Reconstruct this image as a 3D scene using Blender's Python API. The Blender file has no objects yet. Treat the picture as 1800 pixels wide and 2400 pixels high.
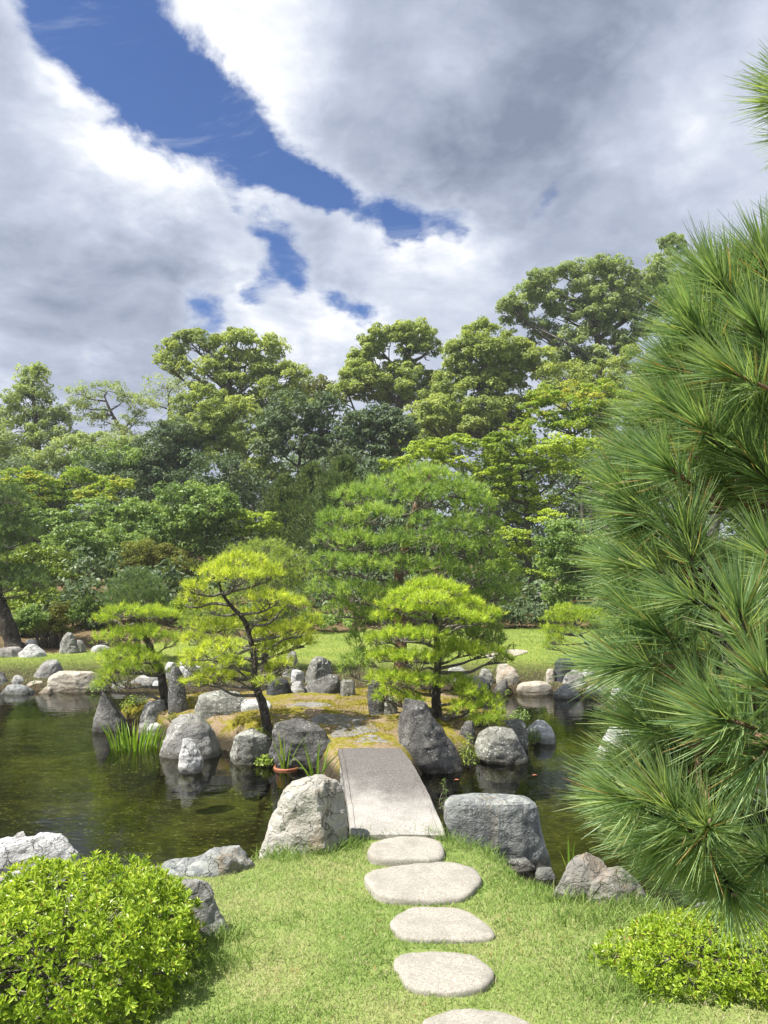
import bpy, math, random
import numpy as np
from mathutils import Vector, Matrix

R = np.random.default_rng(7)
random.seed(7)
scene = bpy.context.scene
COL = scene.collection
rad = math.radians

# ------------------------------------------------------------------ camera
CAM_Z, FPX, PITCH = 1.5, 1803.0, rad(4.44)
cam = bpy.data.cameras.new("camera")
cam_o = bpy.data.objects.new("camera", cam)
COL.objects.link(cam_o)
cam_o.location = (0, 0, CAM_Z)
cam_o.rotation_euler = (rad(90) + PITCH, 0, 0)
cam.sensor_fit = 'VERTICAL'
cam.sensor_height = 36.0
cam.lens = 36.0 * FPX / 2400.0
cam.clip_start, cam.clip_end = 0.05, 2000.0
scene.camera = cam_o

# measured picture point -> world (at distance y, or on level z)
CP, SP = math.cos(PITCH), math.sin(PITCH)
def ray(px, py):
    u, v = (px - 900.0) / FPX, (1200.0 - py) / FPX
    return np.array([u, CP - v * SP, SP + v * CP])
def at(px, py, y):
    r = ray(px, py)
    return np.array([0, 0, CAM_Z]) + r * (y / r[1])
def on(px, py, z=0.0):
    r = ray(px, py)
    return np.array([0, 0, CAM_Z]) + r * ((z - CAM_Z) / r[2])

# ------------------------------------------------------------------ sun, sky, exposure
SUN_DIR = Vector((-0.62, -0.24, 1.08)).normalized()
sun = bpy.data.lights.new("sun", 'SUN')
sun.energy = 5.0
sun.angle = rad(0.55)
sun.color = (1.0, 0.955, 0.88)
sun_o = bpy.data.objects.new("sun", sun)
COL.objects.link(sun_o)
sun_o.location = (-20, -5, 40)
sun_o.rotation_euler = SUN_DIR.to_track_quat('Z', 'Y').to_euler()
vs = scene.view_settings
vs.view_transform = 'Standard'
vs.look = 'None'
vs.exposure = 1.12
vs.gamma = 1.0
vs.use_curve_mapping = False

class NT:
    """tiny helper to write node trees"""
    def __init__(s, tree):
        s.t = tree; s.n = tree.nodes; s.l = tree.links
    def new(s, kind, **kw):
        nd = s.n.new(kind)
        for k, v in kw.items():
            setattr(nd, k, v)
        return nd
    def put(s, sock, v):
        if isinstance(v, bpy.types.NodeSocket):
            s.l.new(v, sock)
        elif v is not None:
            sock.default_value = v
    def math(s, op, a, b=None, c=None, clamp=False):
        nd = s.new('ShaderNodeMath', operation=op, use_clamp=clamp)
        s.put(nd.inputs[0], a)
        if b is not None: s.put(nd.inputs[1], b)
        if c is not None: s.put(nd.inputs[2], c)
        return nd.outputs[0]
    def vmath(s, op, a, b=None):
        nd = s.new('ShaderNodeVectorMath', operation=op)
        s.put(nd.inputs[0], a)
        if b is not None: s.put(nd.inputs[1], b)
        return nd.outputs['Value'] if op in ('DOT_PRODUCT', 'LENGTH', 'DISTANCE') else nd.outputs[0]
    def noise(s, vec, scale, detail=4, rough=0.55, dist=0.0, lac=2.0):
        nd = s.new('ShaderNodeTexNoise')
        s.put(nd.inputs['Vector'], vec)
        nd.inputs['Scale'].default_value = scale
        nd.inputs['Detail'].default_value = detail
        nd.inputs['Roughness'].default_value = rough
        nd.inputs['Lacunarity'].default_value = lac
        nd.inputs['Distortion'].default_value = dist
        return nd.outputs[0]
    def voronoi(s, vec, scale, feature='F1', rand=1.0):
        nd = s.new('ShaderNodeTexVoronoi', feature=feature)
        s.put(nd.inputs['Vector'], vec)
        nd.inputs['Scale'].default_value = scale
        nd.inputs['Randomness'].default_value = rand
        return nd.outputs['Distance']
    def ramp(s, fac, stops, interp='LINEAR'):
        nd = s.new('ShaderNodeValToRGB')
        cr = nd.color_ramp
        cr.interpolation = interp
        while len(cr.elements) < len(stops):
            cr.elements.new(0.5)
        for e, (p, c) in zip(cr.elements, stops):
            e.position = p
            e.color = (c, c, c, 1) if isinstance(c, (int, float)) else (*c[:3], 1)
        s.put(nd.inputs[0], fac)
        return nd.outputs[0]
    def mix(s, fac, a, b, mode='MIX'):
        nd = s.new('ShaderNodeMix', data_type='RGBA', blend_type=mode)
        s.put(nd.inputs[0], fac)
        for i, v in ((6, a), (7, b)):
            if isinstance(v, (tuple, list)): v = (*v[:3], 1)
            s.put(nd.inputs[i], v)
        return nd.outputs[2]
    def step(s, v, lo, hi):
        nd = s.new('ShaderNodeMapRange', interpolation_type='SMOOTHSTEP')
        s.put(nd.inputs[0], v)
        nd.inputs[1].default_value = lo
        nd.inputs[2].default_value = hi
        return nd.outputs[0]
    def mapping(s, vec, scale=(1, 1, 1), rot=(0, 0, 0), loc=(0, 0, 0)):
        nd = s.new('ShaderNodeMapping')
        s.put(nd.inputs[0], vec)
        nd.inputs['Scale'].default_value = scale
        nd.inputs['Rotation'].default_value = rot
        nd.inputs['Location'].default_value = loc
        return nd.outputs[0]
    def bump(s, h, strength=0.5, dist=0.02, normal=None):
        nd = s.new('ShaderNodeBump')
        s.put(nd.inputs['Height'], h)
        nd.inputs['Strength'].default_value = strength
        nd.inputs['Distance'].default_value = dist
        if normal is not None: s.put(nd.inputs['Normal'], normal)
        return nd.outputs[0]

world = bpy.data.worlds.new("World")
scene.world = world
world.use_nodes = True
def build_sky():
    T = NT(world.node_tree)
    T.n.clear()
    sky = T.new('ShaderNodeTexSky', sky_type='NISHITA')
    sky.sun_disc = False
    sky.sun_elevation = math.asin(SUN_DIR.z)
    sky.sun_rotation = math.atan2(SUN_DIR.x, SUN_DIR.y)
    sky.altitude = 50.0
    sky.air_density = 1.0
    sky.dust_density = 0.3
    sky.ozone_density = 3.0
    tc = T.new('ShaderNodeTexCoord')
    d = T.vmath('NORMALIZE', tc.outputs['Generated'])
    sep = T.new('ShaderNodeSeparateXYZ'); T.put(sep.inputs[0], d)
    # the cloud layer seen in plan: direction over height
    den = T.math('ADD', T.math('MAXIMUM', sep.outputs[2], 0.0), 0.28)
    cx = T.math('DIVIDE', sep.outputs[0], den)
    cy = T.math('DIVIDE', sep.outputs[1], den)
    comb = T.new('ShaderNodeCombineXYZ')
    T.put(comb.inputs[0], cx); T.put(comb.inputs[1], cy)
    plan = comb.outputs[0]
    # drifted directions so that the edges of banks are ragged
    nz = T.new('ShaderNodeTexNoise')
    T.put(nz.inputs['Vector'], plan)
    nz.inputs['Scale'].default_value = 3.2
    nz.inputs['Detail'].default_value = 9
    nz.inputs['Roughness'].default_value = 0.62
    off = T.vmath('SUBTRACT', nz.outputs['Color'], (0.5, 0.5, 0.5))
    sc = T.new('ShaderNodeVectorMath', operation='SCALE')
    T.put(sc.inputs[0], off); sc.inputs[3].default_value = 0.15
    dd = T.vmath('NORMALIZE', T.vmath('ADD', d, sc.outputs[0]))
    def blobs(lst, vec):
        tot = None
        for px, py, r, w in lst:
            D = ray(px, py); D = D / np.linalg.norm(D)
            k = 1.0 / (r / FPX) ** 2
            dt = T.vmath('DOT_PRODUCT', vec, tuple(D))
            e = T.math('POWER', 2.718, T.math('MULTIPLY_ADD', dt, k, -k))
            tot = T.math('MULTIPLY_ADD', e, w, tot if tot is not None else 0.0)
        return tot
    gap = blobs([(190, -10, 62, 1), (225, 80, 60, 1), (280, 165, 74, 1.0), (370, 240, 70, 1.1), (310, 95, 44, .7), (440, 290, 58, 1), (485, 230, 48, .8),
                 (560, 330, 62, 1.1), (650, 380, 46, 1), (725, 402, 44, 1.05), (770, 418, 30, .8), (810, 436, 36, .95), (900, 480, 42, 1), (960, 530, 42, 1), (1050, 555, 36, .9),
                 (640, 545, 32, .9), (665, 620, 38, 1), (700, 680, 24, .6), (570, 500, 20, .5), (590, 692, 30, .9), (478, 755, 42, 1.0), (800, 690, 34, .9), (845, 745, 36, .9),
                 (180, 822, 22, .5), (1260, 470, 30, .6), (1650, 350, 26, .35), (-300, 300, 140, .8), (2100, 700, 160, .8), (500, -500, 200, .9), (1500, -700, 220, .8)], dd)
    fine = T.noise(plan, 7.0, 12, 0.66, .5)
    wide = T.noise(plan, 0.9, 3, 0.5)
    away = T.step(wide, 0.60, 0.72)                      # thinner cover elsewhere in the sky
    gapv = T.math('ADD', gap, T.math('MULTIPLY_ADD', fine, 1.7, -0.85))
    behind = T.step(sep.outputs[1], 0.25, -0.2)
    gapv = T.math('ADD', gapv, T.math('MULTIPLY', away, T.math('MULTIPLY', behind, 0.8)))
    cover = T.step(gapv, 1.12, 0.42)
    wisp = T.step(T.noise(T.mapping(plan, (1, 2.2, 1), (0, 0, .6)), 2.6, 8, .66, 1.2), .52, .78)
    cover = T.math('MAXIMUM', cover, T.math('MULTIPLY', wisp, .55))
    # light and dark parts of the cover
    nz2 = T.noise(plan, 2.1, 7, 0.55, 0.4)
    nz3 = T.noise(plan, 6.0, 8, 0.6, 0.3)
    sc2 = T.new('ShaderNodeVectorMath', operation='SCALE')
    T.put(sc2.inputs[0], off); sc2.inputs[3].default_value = 0.24
    d2 = T.vmath('NORMALIZE', T.vmath('ADD', d, sc2.outputs[0]))
    lum = blobs([(250, 330, 130, .55), (400, 400, 120, .42), (60, 420, 110, .3), (520, 380, 90, .45), (640, 400, 60, .45), (860, 500, 90, .35), (1040, 600, 90, .5),
                 (650, 770, 110, .55), (520, 690, 60, .3), (380, 60, 90, .45), (560, 30, 150, .4), (1050, 130, 80, .45), (740, 200, 110, .2), (1450, 380, 130, .35),
                 (1650, 350, 130, .3), (250, 740, 60, .25), (1150, 760, 140, .3), (820, 790, 70, .4), (80, 880, 140, .3), (1750, 120, 140, .25), (170, 230, 50, .3),
                 (1200, 290, 260, -.34), (1500, 120, 210, -.32), (900, 330, 150, -.16), (1050, 440, 110, -.28), (150, 620, 200, -.42), (420, 640, 150, -.36), (60, 240, 130, -.34), (60, 740, 140, -.2),
                 (760, 600, 90, -.1), (1500, 560, 180, -.12)], d2)
    v = T.math('ADD', T.math('MULTIPLY_ADD', nz2, 0.95, 0.03), T.math('MULTIPLY', lum, 0.72))
    v = T.math('ADD', v, T.math('MULTIPLY_ADD', nz3, 0.75, -0.375))
    bil = T.math('ABSOLUTE', T.math('SUBTRACT', T.noise(plan, 4.2, 6, .55, .5), .5))
    v = T.math('ADD', v, T.math('MULTIPLY_ADD', bil, 1.15, -.10))
    edge = T.math('MULTIPLY', T.step(gapv, 0.02, 0.45), 0.10)
    v = T.math('ADD', v, edge)
    ccol = T.ramp(v, [(0.0, (.20, .24, .335)), (0.25, (.33, .375, .48)), (0.5, (.455, .505, .62)), (0.74, (.61, .655, .75)), (1.0, (.90, .915, .95))])
    bg1 = T.new('ShaderNodeBackground'); bg1.inputs[1].default_value = 0.05
    skc = T.mix(1.0, sky.outputs[0], (0.60, 0.82, 1.20), 'MULTIPLY')
    T.put(bg1.inputs[0], skc)
    bg2 = T.new('ShaderNodeBackground'); bg2.inputs[1].default_value = 0.56
    T.put(bg2.inputs[0], ccol)
    mx = T.new('ShaderNodeMixShader')
    T.put(mx.inputs[0], cover)
    T.l.new(bg1.outputs[0], mx.inputs[1]); T.l.new(bg2.outputs[0], mx.inputs[2])
    out = T.new('ShaderNodeOutputWorld')
    T.l.new(mx.outputs[0], out.inputs[0])
build_sky()

# ------------------------------------------------------------------ object helpers
def tag(o, label=None, cat=None, group=None, kind=None):
    if label: o['label'] = label
    if cat: o['category'] = cat
    if group: o['group'] = group
    if kind: o['kind'] = kind
    return o
def empty(name, loc):
    o = bpy.data.objects.new(name, None)
    o.empty_display_size = 0.1
    o.location = tuple(map(float, loc))
    COL.objects.link(o)
    return o
def mesh_data(name, V, F, mats, tint=None, smooth=False, sharp=None, matidx=None):
    """V (n,3), F list of index arrays (m,3) or (m,4)"""
    me = bpy.data.meshes.new(name)
    V = np.asarray(V, dtype=np.float32)
    if isinstance(F, np.ndarray): F = [F]
    F = [np.asarray(f, dtype=np.int32) for f in F if len(f)]
    me.vertices.add(len(V))
    me.vertices.foreach_set('co', V.ravel())
    li = np.concatenate([f.ravel() for f in F])
    tot = np.concatenate([np.full(len(f), f.shape[1], dtype=np.int32) for f in F])
    st = np.concatenate([[0], np.cumsum(tot)[:-1]]).astype(np.int32)
    me.loops.add(len(li))
    me.loops.foreach_set('vertex_index', li)
    me.polygons.add(len(tot))
    me.polygons.foreach_set('loop_start', st)
    if smooth:
        me.polygons.foreach_set('use_smooth', np.ones(len(tot), dtype=bool))
    else:
        me.polygons.foreach_set('use_smooth', np.zeros(len(tot), dtype=bool))
    for m in (mats if isinstance(mats, (list, tuple)) else [mats]):
        me.materials.append(m)
    if matidx is not None:
        me.polygons.foreach_set('material_index', np.asarray(matidx, dtype=np.int32))
    if tint is not None:
        a = me.attributes.new('tint', 'FLOAT', 'FACE')
        a.data.foreach_set('value', np.asarray(tint, dtype=np.float32))
    me.update(calc_edges=True)
    if sharp is not None:
        me.set_sharp_from_angle(angle=sharp)
    return me
def link(name, me, parent=None, loc=(0, 0, 0)):
    o = bpy.data.objects.new(name, me)
    o.location = tuple(map(float, loc))
    COL.objects.link(o)
    if parent is not None: o.parent = parent
    return o
def obj(name, V, F, mats, parent=None, base=None, **kw):
    """one mesh object; V in world coordinates; base = world position of its thing (or of itself)"""
    V = np.asarray(V, dtype=float)
    if parent is not None:
        base = np.array(parent.location)
        return link(name, mesh_data(name, V - base, F, mats, **kw), parent)
    base = np.zeros(3) if base is None else np.asarray(base, float)
    return link(name, mesh_data(name, V - base, F, mats, **kw), None, base)

def unit(a):
    return a / np.maximum(np.linalg.norm(a, axis=-1, keepdims=True), 1e-9)
def rdir(n, rng=R):
    return unit(rng.normal(size=(n, 3)))

# lattice noise in numpy
def _hash(ix, iy, iz, seed):
    h = (ix.astype(np.int64) * 374761393 + iy.astype(np.int64) * 668265263 + iz.astype(np.int64) * 2147483647 + seed * 974634777) & 0xFFFFFFFF
    h = ((h ^ (h >> 13)) * 1274126177) & 0xFFFFFFFF
    h = ((h ^ (h >> 16)) * 2246822519) & 0xFFFFFFFF
    return ((h ^ (h >> 15)) & 0xFFFFFF) / float(0xFFFFFF)
def vnoise(P, seed=0):
    P = np.asarray(P, float)
    i = np.floor(P); f = P - i
    f = f * f * f * (f * (f * 6 - 15) + 10)
    i = i.astype(np.int64)
    out = 0
    for a in (0, 1):
        wx = f[:, 0] if a else 1 - f[:, 0]
        for b in (0, 1):
            wy = f[:, 1] if b else 1 - f[:, 1]
            for c in (0, 1):
                wz = f[:, 2] if c else 1 - f[:, 2]
                out = out + wx * wy * wz * _hash(i[:, 0] + a, i[:, 1] + b, i[:, 2] + c, seed)
    return out * 2 - 1
def fbm(P, octv=4, seed=0, gain=0.5):
    P = np.asarray(P, float)
    s, a, tot = 0, 1.0, 0
    for k in range(octv):
        s = s + a * vnoise(P * 2.03 ** k, seed + k * 17); tot += a; a *= gain
    return s / tot

def tube(pts, radii, segs=7):
    """tapered tube along a polyline -> V, F(quads)"""
    pts = np.asarray(pts, float); radii = np.asarray(radii, float)
    n = len(pts)
    tan = unit(np.gradient(pts, axis=0))
    ref = np.array([0, 1.0, 0.15]) if abs(tan[0][1]) < 0.9 else np.array([1.0, 0, 0.1])
    u = unit(np.cross(tan, ref)); v = np.cross(tan, u)
    a = np.linspace(0, 2 * np.pi, segs, endpoint=False)
    ring = np.cos(a)[None, :, None] * u[:, None, :] + np.sin(a)[None, :, None] * v[:, None, :]
    V = (pts[:, None, :] + ring * radii[:, None, None]).reshape(-1, 3)
    i = np.arange(n - 1)[:, None] * segs; j = np.arange(segs)[None, :]; k = (j + 1) % segs
    F = np.stack([i + j, i + k, i + segs + k, i + segs + j], -1).reshape(-1, 4)
    V = np.vstack([V, pts[-1:] + tan[-1:] * radii[-1]])
    tip = len(V) - 1; b = (n - 1) * segs
    T3 = np.stack([b + np.arange(segs), b + (np.arange(segs) + 1) % segs, np.full(segs, tip)], -1)
    return V, F, T3
class Acc:
    """gathers several pieces into one mesh"""
    def __init__(s): s.V = []; s.Q = []; s.T = []; s.n = 0; s.tq = []; s.tt = []
    def add(s, V, Q=None, T=None, tint=0.5):
        if Q is not None and len(Q): s.Q.append(np.asarray(Q) + s.n); s.tq.append(np.broadcast_to(tint, (len(Q),)))
        if T is not None and len(T): s.T.append(np.asarray(T) + s.n); s.tt.append(np.broadcast_to(tint, (len(T),)))
        s.V.append(V); s.n += len(V)
    def tube(s, pts, radii, segs=6):
        s.add(*tube(pts, radii, segs))
    def out(s):
        F = []; t = []
        if s.Q: F.append(np.vstack(s.Q)); t += s.tq
        if s.T: F.append(np.vstack(s.T)); t += s.tt
        return np.vstack(s.V), F, np.concatenate(t)
    def obj(s, name, mat, parent=None, base=None, **kw):
        V, F, t = s.out()
        return obj(name, V, F, mat, parent, base, tint=t, **kw)

def spline(pts, n):
    """smooth curve through points"""
    pts = np.asarray(pts, float)
    if len(pts) == 2:
        return pts[0] + (pts[1] - pts[0]) * np.linspace(0, 1, n)[:, None]
    P = np.vstack([2 * pts[0] - pts[1], pts, 2 * pts[-1] - pts[-2]])
    out = []
    m = len(pts) - 1
    for t in np.linspace(0, m - 1e-6, n):
        k = int(t); f = t - k
        p0, p1, p2, p3 = P[k], P[k + 1], P[k + 2], P[k + 3]
        out.append(0.5 * (2 * p1 + (p2 - p0) * f + (2 * p0 - 5 * p1 + 4 * p2 - p3) * f * f + (3 * p1 - p0 - 3 * p2 + p3) * f ** 3))
    return np.array(out)
def chaikin(P, n=2):
    P = np.asarray(P, float)
    for _ in range(n):
        Q = np.roll(P, -1, axis=0)
        P = np.stack([P * .75 + Q * .25, P * .25 + Q * .75], 1).reshape(-1, P.shape[1])
    return P

# ------------------------------------------------------------------ materials
def mat_new(name):
    m = bpy.data.materials.new(name)
    m.use_nodes = True
    T = NT(m.node_tree)
    T.n.clear()
    out = T.new('ShaderNodeOutputMaterial')
    return m, T, out
def principled(T, color, rough=0.7, spec=0.3, normal=None):
    b = T.new('ShaderNodeBsdfPrincipled')
    if isinstance(color, tuple): color = (*color[:3], 1)
    T.put(b.inputs['Base Color'], color)
    T.put(b.inputs['Roughness'], rough)
    T.put(b.inputs['Specular IOR Level'], spec)
    if normal is not None: T.put(b.inputs['Normal'], normal)
    return b
def pos(T):
    return T.new('ShaderNodeNewGeometry').outputs['Position']

def leaf_mat(name, dark, mid, light, trans=0.35, rough=0.45, spec=0.35, dead=None):
    """leaf or needle colour varied leaf by leaf through the face attribute"""
    m, T, out = mat_new(name)
    at_ = T.new('ShaderNodeAttribute', attribute_name='tint')
    st = [(0.0, dark), (0.5, mid), (1.0, light)] if dead is None else [(0.0, dark), (0.48, mid), (0.94, light), (0.985, dead)]
    c = T.ramp(at_.outputs['Fac'], st)
    b = principled(T, c, rough, spec)
    tr = T.new('ShaderNodeBsdfTranslucent')
    T.put(tr.inputs[0], T.mix(1.0, c, (1.15, 1.12, .55), 'MULTIPLY'))
    mx = T.new('ShaderNodeMixShader'); mx.inputs[0].default_value = trans
    T.l.new(b.outputs[0], mx.inputs[1]); T.l.new(tr.outputs[0], mx.inputs[2])
    T.l.new(mx.outputs[0], out.inputs[0])
    return m

def rock_mat(name, c0, c1, c2, lichen=0.3, crack=0.5, warm=None, spots=0.0, scale=1.0, strata=0.0, wet=True):
    m, T, out = mat_new(name)
    p = pos(T)
    n1 = T.noise(p, 3.0 * scale, 8, 0.62, 0.4)
    n2 = T.noise(p, 17 * scale, 6, 0.65)
    n3 = T.noise(p, 70 * scale, 4, 0.6)
    f = T.math('ADD', T.math('MULTIPLY', n1, .62), T.math('MULTIPLY', n2, .38))
    col = T.ramp(f, [(0.30, c0), (0.50, c1), (0.68, c2)])
    if warm:
        w = T.step(T.noise(T.mapping(p, (1, 1, .45)), 5 * scale, 4, .6, .6), .52, .68)
        col = T.mix(T.math('MULTIPLY', w, .75), col, warm)
    if strata:
        st = T.noise(T.mapping(p, (9, 9, .8), (0.25, .2, 0)), 2.2 * scale, 5, .6, .5)
        col = T.mix(T.math('MULTIPLY', T.step(st, .42, .62), strata), col, T.mix(.5, c0, (.10, .11, .12)))
    # pale lichen crusts
    lv = T.voronoi(p, 26 * scale)
    lm = T.math('MULTIPLY', T.step(lv, .36, .22), T.step(T.noise(p, 6 * scale, 5, .65), .56 - .12 * lichen, .68 - .12 * lichen))
    col = T.mix(T.math('MULTIPLY', lm, min(1.0, lichen * 1.6)), col, (.47, .49, .44))
    if spots:
        sv = T.voronoi(p, 62 * scale)
        sm = T.math('MULTIPLY', T.step(sv, .30, .16), T.step(T.noise(p, 9 * scale, 3, .6), .46, .56))
        col = T.mix(T.math('MULTIPLY', sm, spots), col, (.60, .60, .56))
    # dark creases
    wnz = T.new('ShaderNodeTexNoise'); T.put(wnz.inputs['Vector'], p); wnz.inputs['Scale'].default_value = 5 * scale; wnz.inputs['Detail'].default_value = 5
    wsc = T.new('ShaderNodeVectorMath', operation='SCALE'); T.put(wsc.inputs[0], wnz.outputs['Color']); wsc.inputs[3].default_value = .34
    cr = T.voronoi(T.vmath('ADD', T.mapping(p, (1, 1, 1.3)), wsc.outputs[0]), 7.5 * scale, 'DISTANCE_TO_EDGE')
    wn = T.noise(p, 9 * scale, 4, .6)
    crk = T.math('MULTIPLY', T.math('MULTIPLY', T.step(cr, .030, .0), T.step(wn, .40, .62)), crack)
    col = T.mix(T.math('MULTIPLY', crk, .6), col, T.mix(.5, c0, (.05, .05, .045)))
    if wet:   # darkened, wetted foot at the water line
        sep = T.new('ShaderNodeSeparateXYZ'); T.put(sep.inputs[0], p)
        wm = T.step(T.math('ADD', sep.outputs[2], T.math('MULTIPLY_ADD', n1, .08, -.04)), -.27, -.31)
        col = T.mix(T.math('MULTIPLY', wm, .65), col, T.mix(1.0, col, (.36, .33, .28), 'MULTIPLY'))
    h = T.math('ADD', T.math('MULTIPLY', n2, .6), T.math('MULTIPLY', n3, .25))
    h = T.math('ADD', h, T.math('MULTIPLY', n1, .9))
    h = T.math('SUBTRACT', h, T.math('MULTIPLY', crk, .9))
    nb = T.bump(h, 0.95, 0.045)
    b = principled(T, col, 0.82, 0.25, nb)
    T.l.new(b.outputs[0], out.inputs[0])
    return m
M = {}
M['rock_pale'] = rock_mat('pale_rock', (.19, .18, .15), (.34, .325, .285), (.50, .485, .445), .25, .9, (.33, .26, .19))
M['rock_grey'] = rock_mat('grey_rock', (.115, .11, .10), (.25, .245, .23), (.41, .405, .385), .55, .6)
M['rock_dark'] = rock_mat('dark_rock', (.042, .041, .039), (.105, .102, .096), (.225, .22, .205), .4, .6, spots=.5)
M['rock_lichen'] = rock_mat('lichen_rock', (.085, .085, .075), (.20, .20, .175), (.38, .385, .345), 1.0, .7, spots=.5)
M['rock_blue'] = rock_mat('bluish_rock', (.14, .15, .145), (.27, .285, .27), (.42, .43, .40), .2, .5, (.23, .18, .12), strata=.8)
M['rock_brown'] = rock_mat('brown_rock', (.125, .12, .105), (.235, .225, .20), (.36, .355, .335), .3, .6, (.26, .19, .12), strata=.45)
M['rock_white'] = rock_mat('white_rock', (.26, .26, .25), (.43, .43, .42), (.56, .56, .56), .3, .9)
M['rock_tan'] = rock_mat('tan_rock', (.24, .20, .15), (.38, .34, .275), (.48, .45, .39), .2, .4, (.36, .27, .19))
M['rock_black'] = rock_mat('black_rock', (.022, .024, .028), (.05, .053, .06), (.10, .105, .115), .1, .6)

def granite(name, base, pale, dark, stain=0.0):
    m, T, out = mat_new(name)
    tc = T.new('ShaderNodeTexCoord').outputs['Object']
    p = pos(T)
    sp = T.noise(p, 230, 3, .7)
    sp2 = T.noise(p, 90, 4, .7)
    big = T.noise(p, 7, 6, .6)
    c = T.ramp(T.math('ADD', T.math('MULTIPLY', sp, .6), T.math('MULTIPLY', sp2, .4)), [(.36, dark), (.48, base), (.62, pale)])
    c = T.mix(T.math('MULTIPLY', T.step(big, .42, .66), .55), c, tuple(x * .72 for x in base))
    if stain:
        # grime that has grown on the far half of the slab
        sep = T.new('ShaderNodeSeparateXYZ'); T.put(sep.inputs[0], tc)
        g = T.math('ADD', T.math('MULTIPLY', sep.outputs[1], .80), T.math('MULTIPLY_ADD', T.noise(T.mapping(tc, (1, .5, 1)), 3.2, 7, .65), 1.5, -.75))
        st = T.math('MULTIPLY', T.step(g, -.72, -.05), stain)
        grain = T.step(T.noise(p, 120, 3, .7), .58, .44)
        st = T.math('MULTIPLY', st, T.math('MULTIPLY_ADD', grain, .45, .55))
        c = T.mix(st, c, (.085, .075, .071))
    h = T.math('ADD', T.math('MULTIPLY', sp, .5), T.math('MULTIPLY', big, .8))
    b = principled(T, c, .8, .25, T.bump(h, .6, .012))
    T.l.new(b.outputs[0], out.inputs[0])
    return m
M['granite'] = granite('granite', (.30, .28, .24), (.44, .42, .37), (.165, .15, .125))
M['bridge'] = granite('stained_granite', (.315, .30, .27), (.48, .46, .425), (.14, .125, .115), 1.0)

def bark(name, c0, c1, sc=1.0):
    m, T, out = mat_new(name)
    p = pos(T)
    n = T.noise(T.mapping(p, (1, 1, .35)), 30 * sc, 6, .65, .5)
    v = T.voronoi(T.mapping(p, (1, 1, .4)), 45 * sc, 'DISTANCE_TO_EDGE')
    c = T.ramp(n, [(.35, c0), (.65, c1)])
    c = T.mix(T.math('MULTIPLY', T.step(T.noise(p, 14 * sc, 4, .6), .58, .66), .5), c, (.33, .34, .30))
    b = principled(T, c, .9, .15, T.bump(T.math('ADD', n, T.math('MULTIPLY', v, .9)), .9, .02))
    T.l.new(b.outputs[0], out.inputs[0])
    return m
M['bark'] = bark('pine_bark', (.025, .021, .018), (.10, .085, .07))
M['bark_red'] = bark('red_pine_bark', (.11, .06, .04), (.27, .17, .12), .7)
M['bark_grey'] = bark('grey_bark', (.045, .04, .033), (.12, .11, .095), .4)
M['twig'] = bark('twig_bark', (.09, .08, .065), (.24, .22, .19))

L = leaf_mat
M['lf_camphor'] = L('camphor_leaves', (0.152, 0.215, 0.063), (0.316, 0.394, 0.116), (0.520, 0.586, 0.187), .48, .45, .3)
M['lf_tall'] = L('tall_tree_leaves', (0.166, 0.234, 0.094), (0.293, 0.378, 0.154), (0.456, 0.534, 0.260), .48, .5, .25)
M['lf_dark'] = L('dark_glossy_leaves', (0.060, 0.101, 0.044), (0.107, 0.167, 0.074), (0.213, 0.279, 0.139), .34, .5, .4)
M['lf_maple'] = L('maple_leaves', (0.143, 0.231, 0.037), (0.337, 0.450, 0.065), (0.571, 0.661, 0.110), .45, .5, .2)
M['lf_maple_orange'] = L('turning_maple_leaves', (0.121, 0.211, 0.035), (0.279, 0.411, 0.061), (0.510, 0.477, 0.086), .45, .5, .2)
M['lf_shrub'] = L('shrub_leaves', (0.096, 0.172, 0.044), (0.205, 0.315, 0.082), (0.373, 0.497, 0.151), .44, .4, .4)
M['lf_bright'] = L('bright_shrub_leaves', (0.095, 0.157, 0.020), (0.202, 0.290, 0.036), (0.354, 0.436, 0.073), .38, .4, .35)
M['lf_conifer'] = L('conifer_sprays', (0.051, 0.095, 0.034), (0.111, 0.167, 0.057), (0.198, 0.259, 0.094), .34, .6, .2)
M['lf_brown'] = L('russet_shrub_leaves', (0.099, 0.091, 0.024), (0.176, 0.195, 0.036), (0.242, 0.286, 0.060), .42, .6, .2)
M['nd_yellow'] = L('yellow_pine_needles', (0.248, 0.330, 0.055), (0.519, 0.625, 0.092), (0.802, 0.838, 0.166), .52, .45, .3)
M['nd_lime'] = L('lime_pine_needles', (0.204, 0.311, 0.046), (0.433, 0.575, 0.077), (0.714, 0.790, 0.139), .5, .45, .3)
M['nd_pale'] = L('pale_pine_needles', (0.179, 0.273, 0.060), (0.329, 0.431, 0.100), (0.494, 0.589, 0.158), .42, .5, .25)
M['nd_green'] = L('green_pine_needles', (0.124, 0.226, 0.061), (0.273, 0.416, 0.109), (0.472, 0.594, 0.157), .48, .45, .3)
M['nd_dark'] = L('dark_pine_needles', (0.052, 0.098, 0.039), (0.115, 0.190, 0.072), (0.196, 0.287, 0.099), .4, .45, .3)
M['nd_near'] = L('long_pine_needles', (0.100, 0.195, 0.085), (0.220, 0.330, 0.160), (0.410, 0.485, 0.190), .42, .38, .4, dead=(.42, .27, .12))
M['lf_azalea'] = L('azalea_leaves', (0.119, 0.203, 0.026), (0.322, 0.458, 0.048), (0.586, 0.675, 0.102), .4, .32, .4, dead=(.34, .20, .09))
M['iris'] = L('iris_blades', (.09, .19, .02), (.20, .35, .03), (.38, .47, .06), .42, .4, .4)

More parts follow.
